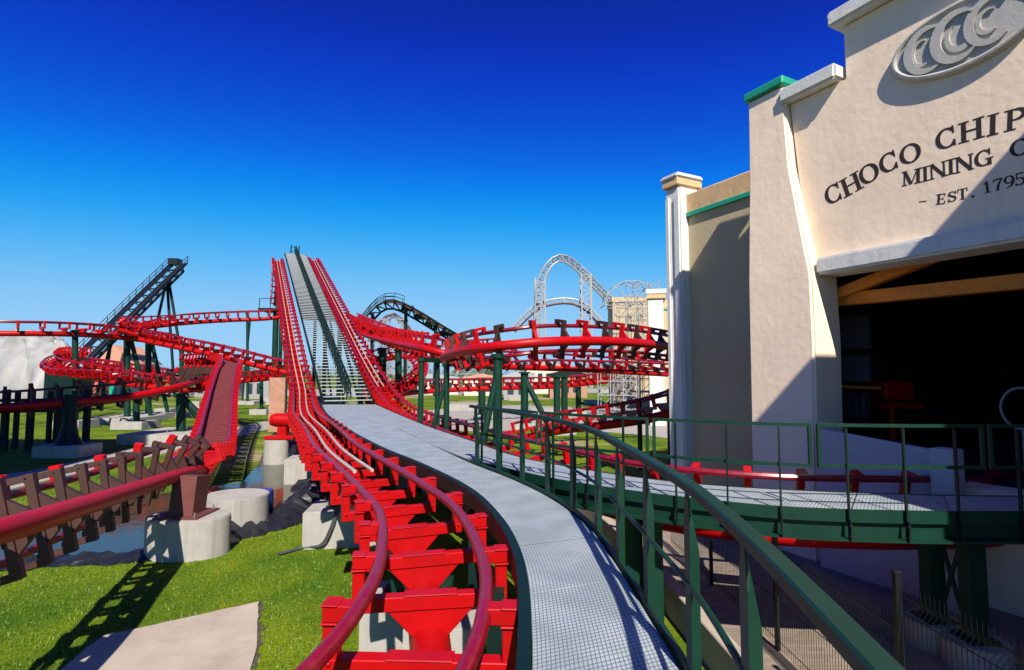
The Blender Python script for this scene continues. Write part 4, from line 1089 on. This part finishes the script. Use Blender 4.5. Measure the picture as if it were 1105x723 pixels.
def ladder_track(name, label, pts, gauge, r, step, m, cat='roller coaster', tie_m=None, par=None, depth=1.0):
    sp, L_ = spline(pts, step); sp = np.c_[sp[:, :3], np.zeros(len(sp))]; fr = frames(sp)
    root = par or empty(name, fr[0][0], label, cat)
    for s_ in (-1, 1): MB().tube([p + r_ * s_ * gauge for p, r_, t, u in fr], r, 6).build('rail', m, root, smooth=True)
    MB().tube([p - u * depth for p, r_, t, u in fr], r * 1.3, 6).build('chord', tie_m or m, root, smooth=True)
    mb = MB()
    for i in range(len(fr)):
        p, r_, t, u = fr[i]
        mb.beam(p - r_ * gauge, p + r_ * gauge, r * 1.2, r * 1.2)
        for s_ in (-1, 1):
            mb.beam(p + r_ * s_ * gauge, p - u * depth, r, r)
            if i + 1 < len(fr): mb.beam(p + r_ * s_ * gauge, fr[i + 1][0] - fr[i + 1][3] * depth, r * .8, r * .8)
    mb.build('lattice', tie_m or m, root)
    return root, fr
B = lambda px, py, Y: tuple(PY(px, py, Y))
# white looping coaster far away
rt, fr = ladder_track('steel_coaster', 'tall white steel looping coaster track against the sky, far beyond the red curve', [B(575, 362, 150), B(577, 335, 150), B(580, 306, 150), B(587, 288, 150), B(600, 276, 150.5), B(613, 278, 152), B(630, 292, 154), B(650, 313, 157), B(672, 335, 160), B(690, 352, 162)], .9, .22, 2.2, 'white_steel', tie_m='white_steel', depth=1.6)
ladder_track('', '', [B(556, 358, 152), B(568, 345, 152), B(583, 333, 152), B(600, 328, 152), B(618, 328, 152), B(632, 335, 152), B(646, 350, 152)], .9, .22, 2.4, 'brown_track', tie_m='white_steel', par=rt, depth=-1.4)
tw = MB()
for px, top in ((583, 300), (633, 296)):
    for dx in (-1.3, 1.3):
        for dy in (-1.2, 1.2):
            b = at0(px, 151) + Vector((dx, dy, 0)); t = PY(px, top, 151); tw.beam(b, (b.x, b.y, t.z), .35, .35, up=(0, 1, 0))
    zt_ = PY(px, top, 151).z; k = 0
    while k * 2.2 < zt_:
        b = at0(px, 151) + Vector((0, -1.2, k * 2.2)); s_ = 1 if k % 2 else -1
        tw.beam(b + Vector((-1.3 * s_, 0, 0)), b + Vector((1.3 * s_, 0, 2.2)), .22, .22); tw.beam(b + Vector((-1.3, 0, 0)), b + Vector((1.3, 0, 0)), .22, .22)
        k += 1
tw.build('tower', 'white_steel', rt)
# black coaster on the left
rt, fr = ladder_track('steel_coaster', 'black steel coaster lift hill slanting up into the sky on the left', [B(84, 392, 78), B(110, 366, 81), B(150, 326, 86), B(192, 285, 92)], 1.0, .16, 1.6, 'black_steel', depth=1.5)
wk = MB(); rl = MB()
for p, r_, t, u in fr:
    pass
for s_ in (-1, 1):
    wk.strip([p + r_ * s_ * 1.7 for p, r_, t, u in fr], 1.1, .15)
    for h in (.6, 1.2): rl.tube([p + r_ * s_ * 2.2 + Vector((0, 0, h)) for p, r_, t, u in fr], .06, 5)
    for p, r_, t, u in fr: rl.beam(p + r_ * s_ * 2.2, p + r_ * s_ * 2.2 + Vector((0, 0, 1.2)), .07, .07, up=(0, 1, 0))
wk.build('catwalk', 'black_steel', rt); rl.build('handrail', 'black_steel', rt)
e = fr[-1][0]; tp = MB(); tp.box(e + Vector((-.6, .2, .4)), (1.6, 1.4, 1.0)); tp.build('top_machinery', 'black_steel', rt)
lg = MB()
for a, b in (((180, 302), (164, 372)), ((182, 302), (204, 402)), ((180, 302), (190, 404)), ((120, 366), (112, 402)), ((122, 364), (104, 400))):
    lg.cyl(PY(*a, 90 if a[0] > 150 else 82), at0(b[0], 90 if a[0] > 150 else 82) if b[1] > 395 else PY(*b, 92), .22, n=8)
lg.build('leg', 'dark_green', rt)
# black coaster on the right of the lift
rt, fr = ladder_track('steel_coaster', 'dark green coaster hill with catwalk railing rising right of the red lift', [B(378, 362, 94), B(390, 349, 94.5), B(402, 334, 95), B(411, 327, 95.5), B(423, 325, 96), B(433, 327.5, 96.5), B(446, 334, 97), B(466, 346, 98), B(486, 358.5, 99), B(512, 375, 101)], .9, .15, 1.7, 'brown_track', tie_m='dark_green', depth=1.3)
rl = MB(); wk = MB()
for s_ in (-1, 1):
    wk.strip([p + r_ * s_ * 1.5 for p, r_, t, u in fr], .9, .15)
    for h in (.6, 1.2): rl.tube([p + r_ * s_ * 1.9 + Vector((0, 0, h)) for p, r_, t, u in fr[:len(fr) // 2]], .06, 5)
    for p, r_, t, u in fr[:len(fr) // 2]: rl.beam(p + r_ * s_ * 1.9, p + r_ * s_ * 1.9 + Vector((0, 0, 1.2)), .07, .07, up=(0, 1, 0))
wk.build('catwalk', 'dark_green', rt); rl.build('handrail', 'dark_green', rt)
bx = MB(); lg = MB()
for px, py in ((440, 333), (453, 342), (466, 350), (480, 360)):
    bx.box(PY(px, py, 99.5), (2.0, 1.6, .9))
for px, py in ((402, 338), (438, 334), (470, 352)):
    p = PY(px, py, 98); lg.cyl((p.x, p.y, 0), p, .3, n=8)
bx.build('box', 'dark_green', rt); lg.build('leg', 'dark_green', rt)
# pale trestle coaster behind it
scaffold('trestle_coaster', 'pale lattice trestle of a coaster behind the dark green hill', [
    (at0(398, 125), 6, 2, 7, 2.0, 2.2, 1.9, .16, Matrix.Identity(3)), (at0(408, 124), 3, 1, 8, 2.0, 2.2, 2.0, .16, Matrix.Identity(3)), (at0(450, 122), 6, 1, 4, 2.2, 2.0, 1.9, .16, Matrix.Identity(3))])
ladder_track('', '', [B(398, 368, 126), B(412, 346, 126), B(424, 338, 126), B(436, 346, 126), B(452, 372, 126)], .8, .16, 2.2, 'brown_track', tie_m='white_steel', par=bpy.data.objects['trestle_coaster'], depth=.8)

# white tarpaulin tent
cx = at0(38, 62)
tm_ = MB(); nx, ny = 70, 46; W_, D_, H_ = 19.0, 9.0, 8.2; grid = []
rt2 = random.Random(4)
for j in range(ny + 1):
    for i in range(nx + 1):
        a, b = i / nx, j / ny
        ex = min(a, 1 - a) * 2; ey = min(b, 1 - b) * 2
        h = H_ * min(1, ex * 4.5) ** .4 * min(1, ey * 2.0) ** .55 - 1.6 * abs(a - .62) - .7 * max(0, a - .8) * 5
        fold = .34 * math.sin(a * 31 + b * 9) + .26 * math.sin(a * 57 - b * 21) + .2 * math.sin(b * 40 + a * 5) + .35 * abs(math.sin((a - .5) * 9 / (b + .35)))
        h += fold * (.4 + .6 * min(1, ex * 3))
        grid.append(cx + Vector(((a - .72) * W_ - b * D_ * .84 + .25 * math.sin(b * 17 + a * 30), b * D_ + fold * .8 * (b < .2) - .5 * abs(math.sin(a * 19)) * (b < .12), max(0, h) + rt2.uniform(-.05, .05))))
tm_.add(grid, [(j * (nx + 1) + i, j * (nx + 1) + i + 1, (j + 1) * (nx + 1) + i + 1, (j + 1) * (nx + 1) + i) for j in range(ny) for i in range(nx)])
tent = tm_.build('tarpaulin_tent', 'tarp', smooth=True); tag(tent, 'big white crumpled tarpaulin tent at the left edge behind the tracks', 'tent')
p = at0(74, 58); o = MB().box((p.x, p.y, 2.3), (3.0, 2.5, 4.6)).build('storage_box', 'dark_green', bevel=.05); tag(o, 'dark box shed standing against the right side of the tarpaulin tent', 'shed')
# dark timber fence in shade on the left
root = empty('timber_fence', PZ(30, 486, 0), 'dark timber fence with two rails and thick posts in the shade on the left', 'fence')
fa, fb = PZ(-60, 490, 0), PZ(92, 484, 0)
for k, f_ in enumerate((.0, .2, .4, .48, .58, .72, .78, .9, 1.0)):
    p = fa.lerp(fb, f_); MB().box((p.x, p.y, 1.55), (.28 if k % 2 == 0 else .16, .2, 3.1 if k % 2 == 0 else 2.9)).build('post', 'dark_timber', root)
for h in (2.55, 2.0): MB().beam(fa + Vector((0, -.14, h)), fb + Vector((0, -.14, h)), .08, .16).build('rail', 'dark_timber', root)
# tall unseen block added on the left to shade the fence and the low track
o = MB().box((-22.9, 5.5, 12), (13, 6, 24)).build('shade_block', 'dark_timber'); tag(o, 'tall dark block added out of view to throw shade on the timber fence', 'tower')

# themed house with orange gable, teal front
hb = empty('themed_house', at0(138, 92), 'distant pale house with pink gable roof and teal shop front behind the tracks', 'building')
p = at0(136, 92); wz = PY(136, 393, 92).z
MB().box((p.x, p.y, wz / 2), (6.5, 6, wz)).build('wall', 'pale_wall', hb)
MB().prism([p + Vector((-3.8, -3.3, wz)), p + Vector((3.8, -3.3, wz)), p + Vector((0, -3.3, wz + 3.0))], (0, 6.8, 0)).build('roof', 'roof_pink', hb)
for dx in (-1.9, 0, 1.9):
    MB().box(p + Vector((dx, -3.03, 1.7)), (1.3, .1, 2.2)).build('window', 'teal_trim', hb)
p = at0(105, 84); kb = empty('kiosk', p, 'small brick red kiosk beside the themed house', 'kiosk')
MB().box((p.x, p.y, 1.9), (2.2, 2.2, 3.8)).build('wall', 'brick_red', kb); MB().box((p.x, p.y, 3.95), (2.6, 2.6, .28)).build('roof', 'dark_green', kb)
# pale stalls and low sheds behind the tracks
for k, (px, Y, w_, h_, m, lab) in enumerate(((240, 95, 7, 2.6, 'white_steel', 'low white shed far behind the red ramp'), (283, 88, 4, 3.2, 'white_steel', 'white shed seen through the tracks left of the lift'),
        (520, 100, 6, 3.0, 'pale_wall', 'pale stall far behind the thick green column'), (560, 84, 4.5, 3.4, 'white_steel', 'white stall behind the hairpin track'), (612, 92, 6, 3.6, 'board', 'tan stall behind the hairpin near the scaffolding'),
        (590, 110, 8, 5.2, 'pale_wall', 'taller pale building behind the two stalls'), (470, 106, 9, 3.0, 'pale_wall', 'long pale shed behind the portal frame'))):
    p = at0(px, Y); rr = empty('stall', p, lab, 'stall')
    MB().box((p.x, p.y, h_ / 2), (w_, 4, h_)).build('wall', m, rr)
    MB().prism([p + Vector((-w_ / 2 - .3, -2.4, h_ + .004)), p + Vector((w_ / 2 + .3, -2.4, h_ + .004)), p + Vector((w_ / 2 + .3, -2.4, h_ + .2)), p + Vector((0, -2.4, h_ + .9)), p + Vector((-w_ / 2 - .3, -2.4, h_ + .2))], (0, 4.8, 0)).build('roof', 'roof_pink' if k % 3 == 2 else 'dark_green' if k % 3 == 1 else 'galvanised', rr)
    for dx in np.arange(-w_ / 2 + 1, w_ / 2 - .5, 1.6):
        MB().box(p + Vector((dx, -2.03, h_ * .5)), (.9, .1, h_ * .5)).build('opening', 'glass_dark', rr)
# trees far off
def tree(px, Y, h, w_, label, grp=None, seed=0):
    rr = random.Random(seed); p = at0(px, Y); root = empty('tree', p, label, 'tree', grp)
    tk = MB(); tk.tube([p, p + Vector((.1, 0, h * .3)), p + Vector((-.05, 0, h * .75))], [.05 * h, .035 * h, .012 * h], 8)
    for k in range(5):
        a = rr.uniform(0, 6.28); z0_ = h * rr.uniform(.25, .5); tk.tube([p + Vector((0, 0, z0_)), p + Vector((math.cos(a) * w_ * .35, math.sin(a) * w_ * .35, z0_ + h * .25))], [.02 * h, .008 * h], 6)
    tk.build('trunk', 'bark', root, smooth=True)
    lf = MB(); cl = [(Vector((rr.gauss(0, .28) * w_, rr.gauss(0, .28) * w_, h * rr.uniform(.35, .92))), rr.uniform(.12, .26) * w_) for _ in range(16)]
    for c, r_ in cl:
        for _ in range(60):
            d = Vector((rr.gauss(0, 1), rr.gauss(0, 1), rr.gauss(0, .8))).normalized() * r_ * rr.uniform(.5, 1.1); q_ = p + c + d
            s_ = rr.uniform(.12, .28) * h / 6; e1 = Vector((rr.gauss(0, 1), rr.gauss(0, 1), rr.gauss(0, 1))).normalized(); e2 = e1.orthogonal().normalized()
            lf.add([q_ - e1 * s_, q_ + e2 * s_ * .5, q_ + e1 * s_, q_ - e2 * s_ * .5], [(0, 1, 2, 3)])
    lf.build('crown', 'leaves', root, fix=False)
for k, (px, Y, h, w_) in enumerate(((213, 130, 6.5, 7), (222, 128, 5, 6), (255, 140, 6, 8), (300, 135, 6, 6), (515, 150, 6, 9), (545, 145, 5, 7), (20, 140, 6, 8), (575, 160, 7, 9), (345, 150, 6, 8), (165, 150, 5, 7))):
    tree(px, Y, h, w_, 'dark green tree on the far edge of the park', 'trees along the horizon', k + 20)

for k in range(26):
    rr_ = random.Random(k + 90); px = -60 + k * 33 + rr_.uniform(-12, 12)
    tree(px, 190 + rr_.uniform(-15, 40), rr_.uniform(4.5, 8.5), rr_.uniform(7, 12), 'dark green tree on the far edge of the park', 'trees along the horizon', k + 60)
# timber and concrete blocks lying on the grass
def pallet(c, rot, label):
    root = empty('pallet', c, label, 'pallet'); Rm = Matrix.Rotation(rot, 3, 'Z'); c = Vector(c)
    for k in range(3):
        MB().box(c + Rm @ Vector(((k - 1) * .5, 0, .07)), (.1, .8, .1), Rm).build('runner', 'pallet_wood', root)
    mb = MB()
    for k in range(6): mb.box(c + Rm @ Vector((0, (k - 2.5) * .15, .135)), (1.2, .1, .022), Rm)
    mb.build('deck_boards', 'pallet_wood', root)
p = PZ(214, 472, 0); pallet(p, .3, 'wooden pallet lying on the grass before the braced column footing')
pallet(p + Vector((.05, .05, .15)), .25, 'wooden pallet lying on top of the other pallet')
for k, (px, py, w_, h_) in enumerate(((222, 463, .9, .5), (198, 470, .6, .4), (212, 440, 1.6, .7), (240, 438, 1.4, .6), (290, 433, 1.8, .6), (180, 446, 1.6, .5), (310, 440, 1.6, .5))):
    p = PZ(px, py, 0); footing((p.x, p.y), w_, h_, ['pale concrete block on the grass beside the pallets', 'small concrete block left of the pallets', 'low concrete plinth in the grass left of the red ramp', 'low concrete plinth half hidden by the red ramp', 'low pale plinth left of the lift hill foot', 'low pale plinth behind the braced column', 'low plinth under the first lift columns'][k])
for k, (px, py, w_, h_) in enumerate(((560, 432, 3, .6), (612, 420, 3.5, .7), (585, 447, 2.2, .5), (655, 424, 3, .7), (500, 442, 3.0, .6), (640, 436, 2.2, .5))):
    p = PZ(px, py, 0); footing((p.x, p.y), w_, h_, ['low white plinth on the grass behind the far hairpin column', 'broad white plinth far behind the paired columns', 'white plinth by the foot of the rising red track', 'white plinth before the scaffolding', 'pale plinth behind the portal frame', 'white plinth between paired columns and scaffolding'][k])
